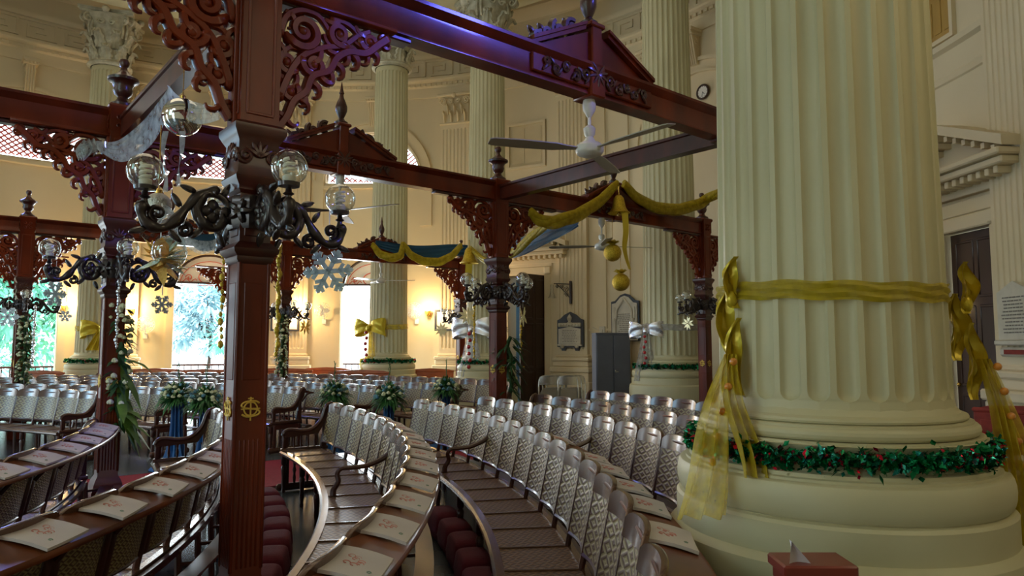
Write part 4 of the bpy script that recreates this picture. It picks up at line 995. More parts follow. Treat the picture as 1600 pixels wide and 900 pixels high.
for x, d, w, lb in ((58, 17.0, 1.1, 'varnished bench left of the far column at the left'), (238, 18.3, 1.6, 'varnished bench left of the big garden doorway'), (318, 17.8, 1.7, 'varnished bench inside the big garden doorway light'),
                    (435, 18.6, 1.7, 'varnished bench just right of the nearest post'), (508, 19.2, 1.3, 'varnished bench in the glare of the bright doorway'), (672, 18.3, 1.2, 'varnished bench left of the blue back room'), (560, 17.3, 1.5, 'varnished bench by the foot of the gold banded column')):
    q = pd(x, 560, d); bench(Vector((q.x, q.y, 0)), 0.03, w, lb)
q = pd(1640, 560, 7.0); bench(Vector((q.x, q.y, 0)), -.9, 1.5, 'red upholstered bench at the right edge behind the gold tulle', redup)

# floor items
m = MB(); a = D(38.8); u_ = Vector((math.cos(a), math.sin(a), 0)); v_ = Vector((-math.sin(a), math.cos(a), 0)); o = O + v_ * .42
m.grid(lambda s, t_: tuple(o + u_ * (3.5 + s * 9.5) + v_ * ((t_ - .5) * 1.8) + Vector((0, 0, .012))), 4, 1)
for tt in (-.5, .5): m.tube([o + u_ * 3.5 + v_ * tt * 1.8 + Vector((0, 0, .008)), o + u_ * 13 + v_ * tt * 1.8 + Vector((0, 0, .008))], .008, 6)
single('carpet_runner', m, carpet, 'red carpet runner along the aisle between the curved pews', 'carpet')
m = MB(); m.grid(lambda u, v: ((u - .5) * .25 * (1 - .05 * (2 * v - 1) ** 2), (v - .5) * .42 * (1 - .05 * (2 * u - 1) ** 2), .08 + .15 * (max(0, 1 - abs(2 * u - 1) ** 5) * max(0, 1 - abs(2 * v - 1) ** 5)) ** .3), 14, 16)
m.box((0, 0, .045), (.23, .40, .09), .02)
hass_me = m.mesh('hassock', hassm, True, None, 60)
def hassocks(R, angs, where):
    for i, a in enumerate(angs):
        o = bpy.data.objects.new('hassock', hass_me); C.objects.link(o); o.location = pp(R, D(a), .0); o.rotation_euler.z = D(a) + random.uniform(-.04, .04)
        o['label'] = 'dark red kneeling cushion, %s from the camera %s' % (ordw[i], where); o['category'] = 'kneeler'; o['group'] = 'dark red hassocks behind the pews'
st = lambda R: math.degrees(.44 / R)
hassocks(8.42, [6.5 + st(8.5) * k for k in range(8)], 'behind the pew under the nearest post')
hassocks(9.80, [-2.5 + st(9.8) * k for k in range(9)], 'behind the bow shaped pew')
hassocks(7.40, [12 + st(7.4) * k for k in range(6)], 'behind the leftmost pew')
# booklets on the ledges
m = MB(); X0, X1 = .01, .20
def bk(u, v): x = .0 + u * .19; y = (v - .5) * .235; return (x, y, .014 + .006 * math.sin(u * PI) + .01 * v * v)
m.cur = 0; m.grid(lambda u, v: bk(u, v), 6, 6); m.grid(lambda u, v: tuple(Vector(bk(1 - u, v)) - Vector((0, 0, .012))), 6, 6)
for (f) in (lambda t: bk(t, 0), lambda t: bk(t, 1), lambda t: bk(0, t), lambda t: bk(1, t)):
    m.grid(lambda u, v: tuple(Vector(f(u)) - Vector((0, 0, .012 * v))), 6, 1)
m.cur = 1
for k in range(7):
    a = k * .9; c = (.085 + .022 * math.cos(a * 1.7), .01 + .035 * math.sin(a)); m.tube([(c[0] + .012 * math.cos(q), c[1] + .012 * math.sin(q), .0215 + .004 * ((c[1] / .235 + .5) ** 2)) for q in [j * .8 for j in range(7)]], .0022, 4)
m.cur = 2
m.tube([(.15 + .007 * math.cos(q), -.05 + .007 * math.sin(q), .018) for q in [j * .8 for j in range(8)]], .003, 4)
book_me = m.mesh('service_booklet', [paper, printr, printg], True, None, 50)
def booklets(ri, R, sel, where):
    t, n, a0, a1 = rows[ri]; j = 0
    for k in range(n):
        if k not in sel: continue
        a = a0 + (a1 - a0) * (k + .5) / n + random.uniform(-.004, .004)
        o = bpy.data.objects.new('service_booklet', book_me); C.objects.link(o); o.location = pp(R + .03, a, .935); o.rotation_euler = Matrix.Rotation(a + random.uniform(-.09, .09), 4, 'Z').to_euler()
        e = (Matrix.Rotation(a + random.uniform(-.10, .10), 4, 'Z') @ Matrix.Rotation(.228, 4, 'Y')).to_euler(); o.rotation_euler = e
        o['label'] = 'white booklet, %s from the camera on the ledge of %s' % (ordw[j], where)
        o['category'] = 'booklet'; o['group'] = 'service booklets on the pew ledges'; j += 1
booklets(0, 6.9, range(0, 7), 'the leftmost pew')
booklets(1, 8.0, range(3, 15), 'the lower left pew')
booklets(2, 9.3, range(0, 13), 'the bow shaped pew')
booklets(3, 10.38, (2, 3, 4, 5, 6, 8), 'the long right pew')

# ---------------------------------------------------------------- flower stands
def leafcard(m, p, d, L, w, droop=.4):
    d = d.normalized(); s = d.cross(Vector((0, 0, 1)))
    if s.length < .05: s = Vector((1, 0, 0))
    s.normalize(); pts = []
    n = 3
    for k in range(n + 1):
        t = k / n; c = p + d * L * t + Vector((0, 0, -droop * L * t * t)); ww = w * math.sin(PI * (.12 + .86 * t)) if k < n else .001
        pts += [c - s * ww, c + Vector((0, 0, ww * .3)), c + s * ww]
    m.add([tuple(q) for q in pts], [(k * 3 + a, k * 3 + a + 1, k * 3 + a + 4, k * 3 + a + 3) for k in range(n) for a in (0, 1)])
def rose(m, c, r):
    m.ball(c, r * .8, 8, 6)
    for k in range(5):
        a = k * 2 * PI / 5 + random.random(); m.ball(c + Vector((math.cos(a) * r * .5, math.sin(a) * r * .5, -r * .15)), r * .55, 6, 5)
def make_stand():
    r = thing('flower_stand', 'x', 'flower stand', (0, 0, 0), 'blue draped flower stands along the aisle')
    m = MB()
    def dr(u, v):
        a = u * 2 * PI; z = .04 + .80 * v; rr = .055 + .11 * (1 - v) ** 4 + .02 * (v > .9); rr += .012 * math.sin(a * 9 + v * 2) * (1 + (1 - v) * 1.2); return (rr * math.cos(a), rr * math.sin(a), z)
    m.grid(dr, 72, 14); m.lathe([(.30, .0), (.27, .03), (.17, .05), (.1, .1)], 40); part('cloth_drape', m, bluecl, r, world=False)
    m = MB(); random.seed(11)
    for k in range(420):
        a = random.uniform(0, 2 * PI); e = random.uniform(-.35, 1.35); d = Vector((math.cos(a) * math.cos(e), math.sin(a) * math.cos(e), math.sin(e)))
        leafcard(m, Vector((0, 0, .88)) + d * random.uniform(.02, .14), d, random.uniform(.10, .21), random.uniform(.008, .02), random.uniform(.1, .9))
    m.tube(cat_pts([(0, 0, 1.0), (.015, 0, 1.15), (-.01, .01, 1.27), (.02, .0, 1.36)], 5), .005, 5)
    for k in range(12): m.ball((.01 * math.sin(k), 0, 1.12 + k * .019), .008, 6, 4)
    part('foliage', m, leafm, r, world=False)
    for nm, mt, cnt, sd in (('white_roses', rose_w, 24, 5), ('blue_roses', rose_b, 18, 9)):
        m = MB(); random.seed(sd)
        for k in range(cnt):
            a = random.uniform(0, 2 * PI); e = random.uniform(-.1, 1.3); d = Vector((math.cos(a) * math.cos(e), math.sin(a) * math.cos(e), math.sin(e) * .85)); rose(m, Vector((0, 0, .90)) + d * .185, .028)
        q = part(nm, m, mt, r, world=False); q['kind'] = 'stuff'
    return r
stand = make_stand()
stands = [((278, 610), 9.5, 'flower stand on the left of the pair, white and blue roses on blue cloth'), ((322, 618), 8.9, 'flower stand on the right of the pair, beside the nearest post'), ((523, 608), 10.2, 'flower stand behind the far end of the centre pew'), ((608, 612), 9.7, 'flower stand between the centre pew and the long pew, whitest roses'), ((697, 600), 11.4, 'flower stand nearest the post with the fern')]
for i, ((x, y), d, lb) in enumerate(stands):
    q = pd(x, y, d)
    s_ = stand if i == 0 else copy_tree(stand); s_['label'] = lb; s_.location = (q.x, q.y, .012); s_.rotation_euler.z = i * 1.3
    # bouquet height: picture shows the bouquet centre at y
    k = (q.z + .0) / .98; s_.scale = (k, k, k)

# garlands climbing the posts
def garland(p, z0, z1, label, flowers=True, r=.12, side=(0, 0), yl=False, dens=1):
    c = Vector((p.x + side[0], p.y + side[1], 0)); t = thing('flower_garland' if flowers else 'leaf_garland', label, 'garland', (c.x, c.y, z0))
    m = MB(); n = int((z1 - z0) * 130 * dens)
    for k in range(n):
        z = random.uniform(z0, z1); a = random.uniform(0, 2 * PI); d = Vector((math.cos(a), math.sin(a), random.uniform(-.6, .5))); leafcard(m, c + Vector((d.x * r * .3, d.y * r * .3, z)), d, random.uniform(.06, r * 1.1), random.uniform(.014, .03), .5)
    m.tube([c + Vector((.03 * math.sin(k * 1.1), .03 * math.cos(k * 1.3), z0 + (z1 - z0) * k / 12)) for k in range(13)], .03, 6)
    part('foliage', m, leafy if yl else leafd, t)
    if flowers:
        m = MB()
        for k in range(int((z1 - z0) * 70 * dens)):
            z = random.uniform(z0, z1); a = random.uniform(0, 2 * PI); rose(m, c + Vector((math.cos(a) * r * .7, math.sin(a) * r * .7, z)), random.uniform(.022, .034))
        part('white_blossoms', m, rose_w, t)['kind'] = 'stuff'
garland(P2, .85, 2.02, 'dark ivy garland hanging down the right side of the left post', True, .13, (.17, .0), dens=.9)
garland(C1, .5, 2.15, 'white flower garland wrapped round the far left post', True, .16, (.14, -.08), dens=1.4)
garland(C2, .8, 2.3, 'white flower garland on the far post right of the nearest post', True, .16, (.0, -.14), dens=1.2)
garland(P3, 1.0, 1.75, 'green fern sprays at the right of the post before the blue room', False, .26, (.16, .0), dens=1.0)
garland(K5 + Vector((1.2, -1.6, 0)), 1.9, 3.0, 'small distant garland left of the left post', True, .14, dens=.7)
# garland of big yellow green leaves near P2
m = MB()
for k in range(16):
    d = Vector((random.uniform(.2, 1), random.uniform(-.4, .2), random.uniform(-1, .3))); leafcard(m, P2 + Vector((.2, 0, 1.15 + random.uniform(-.25, .35))), d, .3, .045, .6)
single('leaf_spray', m, leafy, 'spray of long yellow green leaves on the left post garland', 'leaves')

# tinsel rings around column feet
def tinsel(c, r, z, n, sz, label):
    t = thing('tinsel_garland', label, 'garland', (c.x, c.y, z - .06))
    for nm, mt, cnt in (('green_leaves', tinselg, n), ('red_leaves', tinselr, n // 5), ('bright_leaves', tinselc, n // 5)):
        m = MB()
        for k in range(cnt):
            a = random.uniform(0, 2 * PI); q = random.gauss(0, .42); rr = r + random.uniform(-.01, .045) ; p = c + Vector((rr * math.cos(a), rr * math.sin(a), z + q * .045))
            d = Vector((math.cos(a), math.sin(a), 0)) * random.uniform(-.2, 1) + Vector((random.uniform(-1, 1), random.uniform(-1, 1), random.uniform(-1, 1))); s = d.cross(Vector((random.uniform(-1, 1), random.uniform(-1, 1), 1))).normalized(); d.normalize()
            L = sz * random.uniform(.6, 1.3); m.add([tuple(p - d * L), tuple(p + s * L * .55), tuple(p + d * L), tuple(p - s * L * .55 + Vector((0, 0, L * .2)))], [(0, 1, 2), (0, 2, 3)])
        part(nm, m, mt, t, smooth=False)['kind'] = 'stuff'
    m = MB(); m.tube([c + Vector((r * math.cos(k * PI / 24), r * math.sin(k * PI / 24), z)) for k in range(48)], .024, 6, closed=True); part('tinsel_cord', m, leafd, t)
tinsel(K1, .575, 1.232, 5200, .017, 'green and red tinsel ring round the foot of the big column')
for c_, lb in ((K2, 'tinsel ring round the column with the silver bow'), (K3, 'tinsel ring round the column behind the silver streamers'), (K4, 'tinsel ring round the gold banded column by the doorway'), (K5, 'tinsel ring round the distant left column')): tinsel(c_, .70 if c_ is K2 else .66, 1.232, 900, .04, lb)

# ribbons and bows
def band(c, r, z, h, mat, label, wav=.006):
    m = MB()
    def f(u, v):
        a = u * 2 * PI; rr = r + wav * math.sin(v * 14 + u * 40) + .004; return (c.x + rr * math.cos(a), c.y + rr * math.sin(a), z + (v - .5) * h + .012 * math.sin(a * 2 + 1) + .004 * math.sin(a * 13))
    m.grid(f, 96, 8); single('ribbon_band', m, mat, label, 'ribbon', loc=(c.x, c.y, z - h / 2))
band(K1, .462, 1.86, .075, tulle_g, 'gold tulle band tied round the big column')
band(K2, .548, 1.98, .12, tulle_s, 'silver tulle band round the column by the grey cupboard')
band(K4, .506, 2.1, .13, tulle_t, 'gold band round the column by the bright doorway'); band(K5, .506, 2.05, .13, tulle_g, 'gold band round the distant left column'); band(K3, .506, 2.0, .12, tulle_s, 'silver band round the column behind the dark posts')
def bow(p, out, size, mat, tailm, label, tail=1.2, berries=True, side=None, loops=2):
    """two puffed loops, a knot and two hanging tails; out = direction it faces"""
    out = out.normalized(); T = Vector((-out.y, out.x, 0)); Z = Vector((0, 0, 1)); t = thing('ribbon_bow', label, 'bow', p)
    m = MB()
    for sg in (-1, 1):
        def lp(u, v):
            a = u * 2 * PI; x = sg * size * (.08 + .55 * (1 - math.cos(a)) / 2 * 1.6); sp = (.25 + .75 * math.sin(u * PI)); zz = (v - .5) * size * .9 * sp + .08 * size * math.sin(a) + .05 * size
            return tuple(p + T * x + Z * zz + out * (size * .22 * math.sin(a) + .05 * size * math.sin(v * 8 + u * 9) * math.sin(u * PI) + .012 * size * math.sin(v * 31 + u * 17)))
        m.grid(lp, 20, 10)
    part('loops', m, mat, t)
    m = MB(); m.ball(p + out * size * .12, size * .14, 12, 8, sz=1.3); part('knot', m, mat, t)
    for sg in (-1, 1):
        m = MB()
        def tl(u, v): 
            wv = size * (.12 + .30 * v); x = sg * size * (.05 + .18 * v) + (u - .5) * wv * 2; return tuple(p + T * x + Z * (-tail * v) + out * (.04 + .035 * math.sin(u * 16 + v * 3) * (.4 + v) + .05 * v))
        m.grid(tl, 24, 16); part('tail', m, tailm, t)
    if berries:
        for k in range(6):
            m = MB(); m.ball(p + out * (size * .28 + .02) + Z * (-.1 - k * .085 * size / .3) + T * .02 * math.sin(k * 2), .022 * size / .25, 10, 8); part('bauble', m, redberry, t)
bow(K2 + Vector((-.54, -.30, 1.90)), Vector((-.5, -1, 0)), .36, silfoil, tulle_s, 'silver foil bow with trailing tulle on the column by the grey cupboard', .95)
bow(K4 + Vector((-.40, -.38, 2.05)), Vector((-.5, -1, 0)), .50, satin_g, tulle_t, 'gold bow with trailing tulle on the column by the bright doorway', 1.35)
bow(K3 + Vector((-.32, -.45, 2.0)), Vector((-.4, -1, 0)), .55, silfoil, tulle_s, 'silver foil bow between the far posts', 1.3)
bow(K5 + Vector((.35, -.42, 2.0)), Vector((.4, -1, 0)), .5, satin_g, satin_g, 'gold bow on the distant left column', .5, False)
# side bows of the big column, seen edge on
def side_bow(p, label, sgn, bottom, spread):
    t = thing('ribbon_bow', label, 'bow', p); Z = Vector((0, 0, 1)); X = Vector((1, 0, 0)); Y = Vector((0, 1, 0))
    m = MB()
    for (z0, z1, wd, yo) in ((.16, -.06, .055, -.03), (.03, -.26, .075, .05), (-.10, -.42, .06, -.05)):
        def f(u, v):
            z = z0 + (z1 - z0) * v; w_ = wd * math.sin(PI * (.1 + .82 * v)) ; x = sgn * (.01 + .025 * math.sin(v * PI)) + (u - .5) * w_ * 1.15 + .007 * math.sin(v * 9 + u * 12) + .006 * math.sin(u * 23)
            return tuple(p + X * x + Z * z + Y * (yo + .07 * math.sin(u * PI) * math.sin(v * PI) + .02 * math.sin(v * 9)))
        m.grid(f, 12, 18)
    part('loops', m, satin_g, t)
    m = MB(); m.ball(p + X * sgn * .025 - Z * .02, .024, 12, 8, sz=1.5); part('knot', m, satin_g, t)
    for k, (dx, ww, ml) in enumerate(((0, .03, .75), (spread, .075, 1.0))):
        m = MB()
        def tl(u, v):
            zz = -.25 - (bottom - .25) * v * ml; x = sgn * (.05 + .02 * math.sin(v * 5)) + dx * v ** 1.1 + (u - .5) * 2 * (.025 + ww * v); return tuple(p + X * x + Z * zz + Y * (-.05 - .22 * v + .03 * math.sin(u * 17 + v * 4) * (.3 + v)))
        m.grid(tl, 28, 20); part('tail', m, tulle_t if k else tulle_g, t)
    for k in range(5):
        m = MB(); m.ball(p + X * (sgn * .06 + spread * (k / 9)) - Y * .12 + Z * (-.28 - k * .10), .016, 10, 8); part('bauble', m, amberm, t)
side_bow(Vector((.955, 2.98, 1.86)), 'gold satin bow with trailing tulle on the left side of the big column', -1, .86, -.21)
side_bow(Vector((1.915, 3.0, 1.84)), 'gold satin bow with long trailing tulle on the right side of the big column', 1, 1.35, .20)

# ---------------------------------------------------------------- swags
def swag(name, pts, w, mat, label, cat='swag', seg=20, fold=.02, drop=(0, 0, -1)):
    """cloth strip following pts (world), hanging width w with folds"""
    P = cat_pts(pts, seg // max(1, (len(pts) // 3))); m = MB(); n = len(P) - 1
    def f(u, v):
        i = min(n, int(u * n + 1e-6)); p = P[i]; ww = w[0] + (w[1] - w[0]) * math.sin(u * PI) if hasattr(w, '__len__') else w
        return tuple(p + Vector(drop) * (ww * v) + Vector((-.6, -.8, 0)) * (fold * math.sin(v * 20 + u * 9) + fold * 1.5))
    m.grid(f, n, 12); return single(name, m, mat, label, cat)
gsw = [(828, 335, 10.0), (850, 350, 10.1), (885, 345, 10.3), (925, 325, 10.7), (962, 292, 11.2)]
sw1 = [pd(*q) + Vector((0, -.16, 0)) for q in gsw]
def rope(name, P, rad, mat, label, cat='swag'):
    P = cat_pts(P, 6); m = MB(); n = len(P); m2 = []
    for tw in range(3):
        pts = []
        for i, p in enumerate(P): a = i * .35 + tw * 2.09; pts.append(p + Vector((0, 0, rad * .45 * math.cos(a))) + Vector((.7, .7, 0)) * rad * .3 * math.sin(a))
        m.tube(pts, [rad * (.45 + .4 * abs(math.sin(i / (n - 1) * PI))) for i in range(n)], 10, flat=1.0)
    return single(name, m, mat, label, cat)
rope('tulle_swag', sw1, .085, tulle_g, 'gold tulle swag left of the golden bell')
rope('tulle_swag', [pd(x, y, d) + Vector((0, -.2, 0)) for x, y, d in ((972, 292, 11.2), (1000, 318, 11.5), (1040, 331, 11.9), (1080, 325, 12.3), (1105, 312, 12.4), (1135, 296, 11.2))], .085, tulle_g, 'gold tulle swag right of the golden bell')
bl = [pd(x, y, d) + Vector((-.12, -.15, 0)) for x, y, d in ((598, 377, 16.9), (660, 385, 17.4), (720, 383, 17.9), (760, 387, 17.6))]
swag('cloth_swag', bl, (.14, .34), tealcl, 'blue cloth swag hanging on the far beam', fold=.02)
swag('cloth_swag', [pd(x, y, d) for x, y, d in ((762, 388, 16.8), (800, 378, 14.2), (850, 355, 12.4), (905, 334, 11.0))], (.2, .36), tealcl, 'blue cloth swag rising behind the fern post')
rope('tulle_swag', [pd(x, y, d) + Vector((-.2, -.3, 0)) for x, y, d in ((598, 385, 16.9), (615, 402, 17), (640, 403, 17.1), (645, 384, 17.2))], .085, tulle_g, 'gold edge loop at the left end of the blue swag')
rope('tulle_swag', [pd(x, y, d) + Vector((-.2, -.3, 0)) for x, y, d in ((645, 384, 17.2), (662, 404, 17.3), (690, 412, 17.5), (715, 405, 17.7), (735, 386, 17.7))], .09, tulle_g, 'gold edge loop in the middle of the blue swag')
rope('tulle_swag', [pd(x, y, d) for x, y, d in ((735, 388, 16.8), (765, 410, 15.2), (800, 396, 13.2), (835, 366, 12.0), (862, 346, 11.2))], .07, tulle_g, 'gold edge of the blue swag passing behind the fern post')
swag('cloth_swag', [pd(x, y, d) for x, y, d in ((285, 345, 13.6), (310, 365, 13.8), (345, 362, 14.2), (372, 345, 14.6))], (.1, .35), tealcl, 'dark blue swag behind the left arm of the nearest lamp')
swag('cloth_swag', [pd(x, y, d) for x, y, d in ((284, 350, 13.4), (300, 372, 13.5), (335, 375, 13.9), (365, 352, 14.3))], (.08, .26), tulle_w, 'white tulle loop below the dark blue swag')
# white tulle over the left cross beam with the mirror ball
mid = P2.lerp(P1, .55)
q1 = [pd(150, 225, 6.3), pd(185, 232, 6.0), pd(225, 205, 5.7), pd(255, 165, 5.3), pd(266, 140, 5.1)]
q2 = [pd(262, 138, 5.1), pd(285, 165, 4.9), pd(315, 172, 4.7), pd(350, 172, 4.4)]
def sheet(P, w0, w1, mat, label, ww=None):
    P = cat_pts(P, 8); n = len(P) - 1; m = MB()
    def f(u, v):
        i = min(n, int(round(u * n))); ws = w0 + (w1 - w0) * math.sin(u * PI); p = P[i]; return tuple(p + Vector((.25, -.1, -1)) * ws * (v - .35) + Vector((.5, -.7, 0)) * (.022 * math.sin(v * 26 + u * 5) + .05 * math.sin(v * PI)))
    m.grid(f, n, 20); return single('tulle_drape', m, mat, label, 'drape')
sheet(q1, .08, .24, tulle_w, 'white tulle drape hanging from the left cross beam'); sheet(q2, .06, .16, tulle_w, 'short white tulle drape tied toward the nearest post')
m = MB()
for k in range(3): 
    m.grid(lambda u, v: tuple(pd(128 + k * 9, 222, 6.4) + Vector((.05 * math.sin(v * PI) * math.cos(u * 6) - .04 * k * u, .04 * math.sin(u * 6), -.14 * v + .05 * math.sin(u * 6)))), 12, 6)
single('tulle_knot', m, tulle_w, 'gathered white tulle knot at the left post', 'drape')
def hang_string(p, top, r=.004): 
    m = MB(); m.tube([p, (p.x, p.y, top)], r, 5); return m
def bauble(p, r, mat, label, top, capm=brass, group=None, name='hanging_ball', tulle=None):
    t = thing(name, label, 'ornament', p - Vector((0, 0, r)), group); m = MB(); m.ball(p, r, 28, 18); part('ball', m, mat, t)
    m = MB(); m.lathe([(.02, 0), (.022, .02), (.01, .03)], 10, p + Vector((0, 0, r - .004))); m.tube([p + Vector((0, 0, r)), (p.x, p.y, top)], .004, 5); part('hanger', m, capm, t)
    if tulle:
        m = MB()
        for k in range(26):
            a = k * 2.4; leafcard(m, p + Vector((0, 0, r * .9)), Vector((math.cos(a), math.sin(a), .5 + random.random())), r * 1.1, r * .32, .3)
        part('tulle_puff', m, tulle, t)
bauble(pd(285, 183, 4.9), .135, silver, 'large mirror ball under the white tulle at upper left', 3.68)
bauble(pd(247, 321, 4.1), .075, frost, 'frosted silver ball hanging in front of the left lamp arm', 2.95)
bauble(pd(957, 395, 10.6), .135, goldm, 'upper of the two hanging gold balls', 3.55, tulle=tulle_g)
bauble(pd(970, 441, 10.6), .135, goldm, 'lower of the two hanging gold balls', 3.1, tulle=tulle_t)
# gold bells
def bell(p, s, label):
    t = thing('hanging_bell', label, 'bell', p); m = MB(); m.lathe([(.001, .34 * s), (.05 * s, .33 * s), (.09 * s, .28 * s), (.11 * s, .20 * s), (.13 * s, .10 * s), (.17 * s, .03 * s), (.21 * s, 0), (.20 * s, -.01 * s), (.15 * s, .03 * s), (.1 * s, .1 * s), (.001, .3 * s)], 28, p); part('bell_body', m, goldm, t)
    m = MB(); m.ball(p - Vector((0, 0, .02 * s)), .04 * s); m.tube([p, p + Vector((0, 0, .3 * s))], .008, 5); part('clapper', m, brass, t)
    m = MB(); m.tube([p + Vector((0, 0, .34 * s)), p + Vector((0, 0, .5 * s))], .01, 5); part('hanger', m, brass, t)
bell(pd(967, 333, 10.9), .85, 'golden bell hanging where the two gold swags meet'); bell(pd(733, 411, 16.6), 1.1, 'small far golden bell on the blue swag')
def streamer(P, w, mat, label, tw=1.0):
    P = cat_pts(P, 6); n = len(P) - 1; m = MB()
    m.grid(lambda u, v: tuple(P[min(n, int(round(u * n)))] + Vector((math.cos(u * tw * PI), math.sin(u * tw * PI) * .6, 0)) * (v - .5) * w), n, 2); single('ribbon_streamer', m, mat, label, 'ribbon')
streamer([pd(976, 330, 10.8), pd(978, 360, 10.8), pd(976, 390, 10.8), pd(984, 421, 10.8)], .10, satin_g, 'gold ribbon streamer hanging under the golden bell', .35)
streamer([pd(259, 205, 4.8), pd(254, 235, 4.8), pd(260, 270, 4.8), pd(258, 300, 4.8)], .04, tulle_w, 'left white ribbon under the mirror ball'); streamer([pd(285, 205, 4.8), pd(284, 235, 4.8), pd(279, 265, 4.8), pd(280, 292, 4.8)], .04, tulle_w, 'right white ribbon under the mirror ball')
streamer([pd(733, 412, 16.5), pd(732, 430, 16.5), pd(734, 445, 16.5)], .16, satin_g, 'short gold ribbon under the small far bell', .2)

# stars and snowflakes
def flake(p, r, mat, label, ax=0.0, arms=6, leaf=False, tilt=.0, th=.012, top=None, group=None):
    A = Vector((math.cos(ax), math.sin(ax), 0)); Z = Vector((0, math.sin(tilt), math.cos(tilt))); N = A.cross(Z).normalized(); t = thing('snowflake' if not leaf else 'foil_star', label, 'ornament', p, group); m = MB()
    for k in range(arms):
        a = tilt + k * 2 * PI / arms; d = (math.cos(a), math.sin(a)); e = (-d[1], d[0])
        if leaf: m.prism([(0, 0), (d[0] * r * .5 + e[0] * r * .16, d[1] * r * .5 + e[1] * r * .16), (d[0] * r, d[1] * r), (d[0] * r * .5 - e[0] * r * .16, d[1] * r * .5 - e[1] * r * .16)], A, Z, N, p + N * (k % 3 - 1) * r * .12, th)
        else:
            m.prism([(e[0] * r * .09, e[1] * r * .09), (d[0] * r * .93 + e[0] * r * .09, d[1] * r * .93 + e[1] * r * .09), (d[0] * r, d[1] * r), (d[0] * r * .93 - e[0] * r * .09, d[1] * r * .93 - e[1] * r * .09), (-e[0] * r * .09, -e[1] * r * .09)], A, Z, N, p, th)
            for q, l in ((.42, .34), (.68, .26)):
                for sg in (-1, 1):
                    bx, by = d[0] * r * q, d[1] * r * q; g = (d[0] * .6 + sg * e[0] * .8, d[1] * .6 + sg * e[1] * .8); h = (-g[1] * r * .075, g[0] * r * .075)
                    m.prism([(bx + h[0], by + h[1]), (bx + g[0] * r * l + h[0], by + g[1] * r * l + h[1]), (bx + g[0] * r * l - h[0], by + g[1] * r * l - h[1]), (bx - h[0], by - h[1])], A, Z, N, p, th)
    part('body', m, mat, t, smooth=False)
    m = MB(); m.tube([p + Z * r * .9, p + Vector((0, 0, top or r * 1.6))], .003, 4); part('thread', m, whitep, t)
    return t
flake(pd(513, 424, 4.4), .155, icecyan, 'large cyan foil snowflake hanging below the right globe lamp', .25, top=.40, tilt=.1)
flake(pd(253, 476, 4.2), .062, icegrey, 'dark grey snowflake below the amber star cluster', .2, top=.25)
flake(pd(102, 494, 6.9), .06, icegrey, 'grey snowflake between the two left posts', .3, top=.3)
flake(pd(86, 459, 8.5), .17, icecyan, 'narrow cyan snowflake turned edge on near the left post', 1.35, top=.4)
flake(pd(12, 495, 10.5), .16, icegrey, 'grey snowflake at the left edge before the green opening', .3, top=.4)
for i, (x, y, d, r, mt, lb) in enumerate(((730, 493, 14.5, .20, creamf, 'cream foil star left of the post with the fern'), (817, 495, 9.9, .14, creamf, 'cream foil star in the blue doorway'), (1075, 505, 12.6, .13, creamf, 'cream foil star left of the thin far post'), (690, 515, 16, .17, creamf, 'small cream star left of the far post'),
                                          (477, 511, 15.3, .17, orangef, 'small amber star below the far lamp right of the nearest post'))):
    for j in range(1): flake(pd(x, y, d), r, mt, lb, .2 + i, arms=9, leaf=True, top=.5)
# amber cluster inside clear ball
cl = pd(250, 405, 3.95); t = thing('star_cluster', 'amber and clear foil star cluster hanging from the left lamp arm', 'ornament', cl)
m = MB(); random.seed(5)
for k in range(26):
    d = Vector((random.uniform(-1, 1), random.uniform(-1, 1), random.uniform(-1, 1))).normalized(); leafcard(m, cl, d, random.uniform(.10, .165), random.uniform(.03, .045), 0)
part('amber_petals', m, orangef, t)
m = MB()
for k in range(16):
    d = Vector((random.uniform(-1, 1), random.uniform(-1, 1), random.uniform(-1, 1))).normalized(); leafcard(m, cl, d, .17, .03, 0)
part('cyan_petals', m, icecyan, t)
m = MB(); m.ball(cl + Vector((.05, 0, .04)), .095, 24, 16); part('clear_ball', m, glassm, t); m = MB(); m.tube([cl, cl + Vector((0, 0, .32))], .003, 5); part('thread', m, whitep, t)
sheet([cl + Vector((-.05, 0, .20)), cl + Vector((.02, 0, .26)), cl + Vector((.09, 0, .2)), cl + Vector((.13, 0, .08))], .08, .14, tulle_w, 'white tulle puff above the amber star cluster')
# bead strings
def beads(p0, z1, label, mat=goldm, r=.012, gap=.03):
    m = MB(); z = p0.z; k = 0
    while z > z1:
        m.ball(Vector((p0.x + .006 * math.sin(k * 1.3), p0.y, z)), r * (1 if k % 3 else 1.5), 8, 6, sz=1.4); z -= gap; k += 1
    m.tube([p0, (p0.x, p0.y, z1)], .003, 4); single('bead_string', m, mat, label, 'bead string')
q = pd(437, 385, 4.5); beads(q, pd(437, 560, 4.5).z, 'golden bead string just right of the nearest post')
q = pd(349, 398, 4.7); beads(q, pd(349, 545, 4.7).z, 'golden bead string left of the nearest post', r=.013, gap=.05)
q = pd(186, 440, 6.5); beads(q, pd(186, 545, 6.5).z, 'silver bead string on the right edge of the left post', silfoil)
q = pd(55, 480, 12.0); beads(q, pd(55, 570, 12.0).z, 'bead string on the far left garlanded post', silfoil, .018, .05)
q = pd(741, 480, 14.5); beads(q, pd(741, 560, 14.5).z, 'golden bead string under the cream star', goldm, .02, .06); q = pd(814, 510, 9.9); beads(q, pd(813, 550, 9.9).z, 'golden bead string in the blue doorway', goldm, .012, .04)

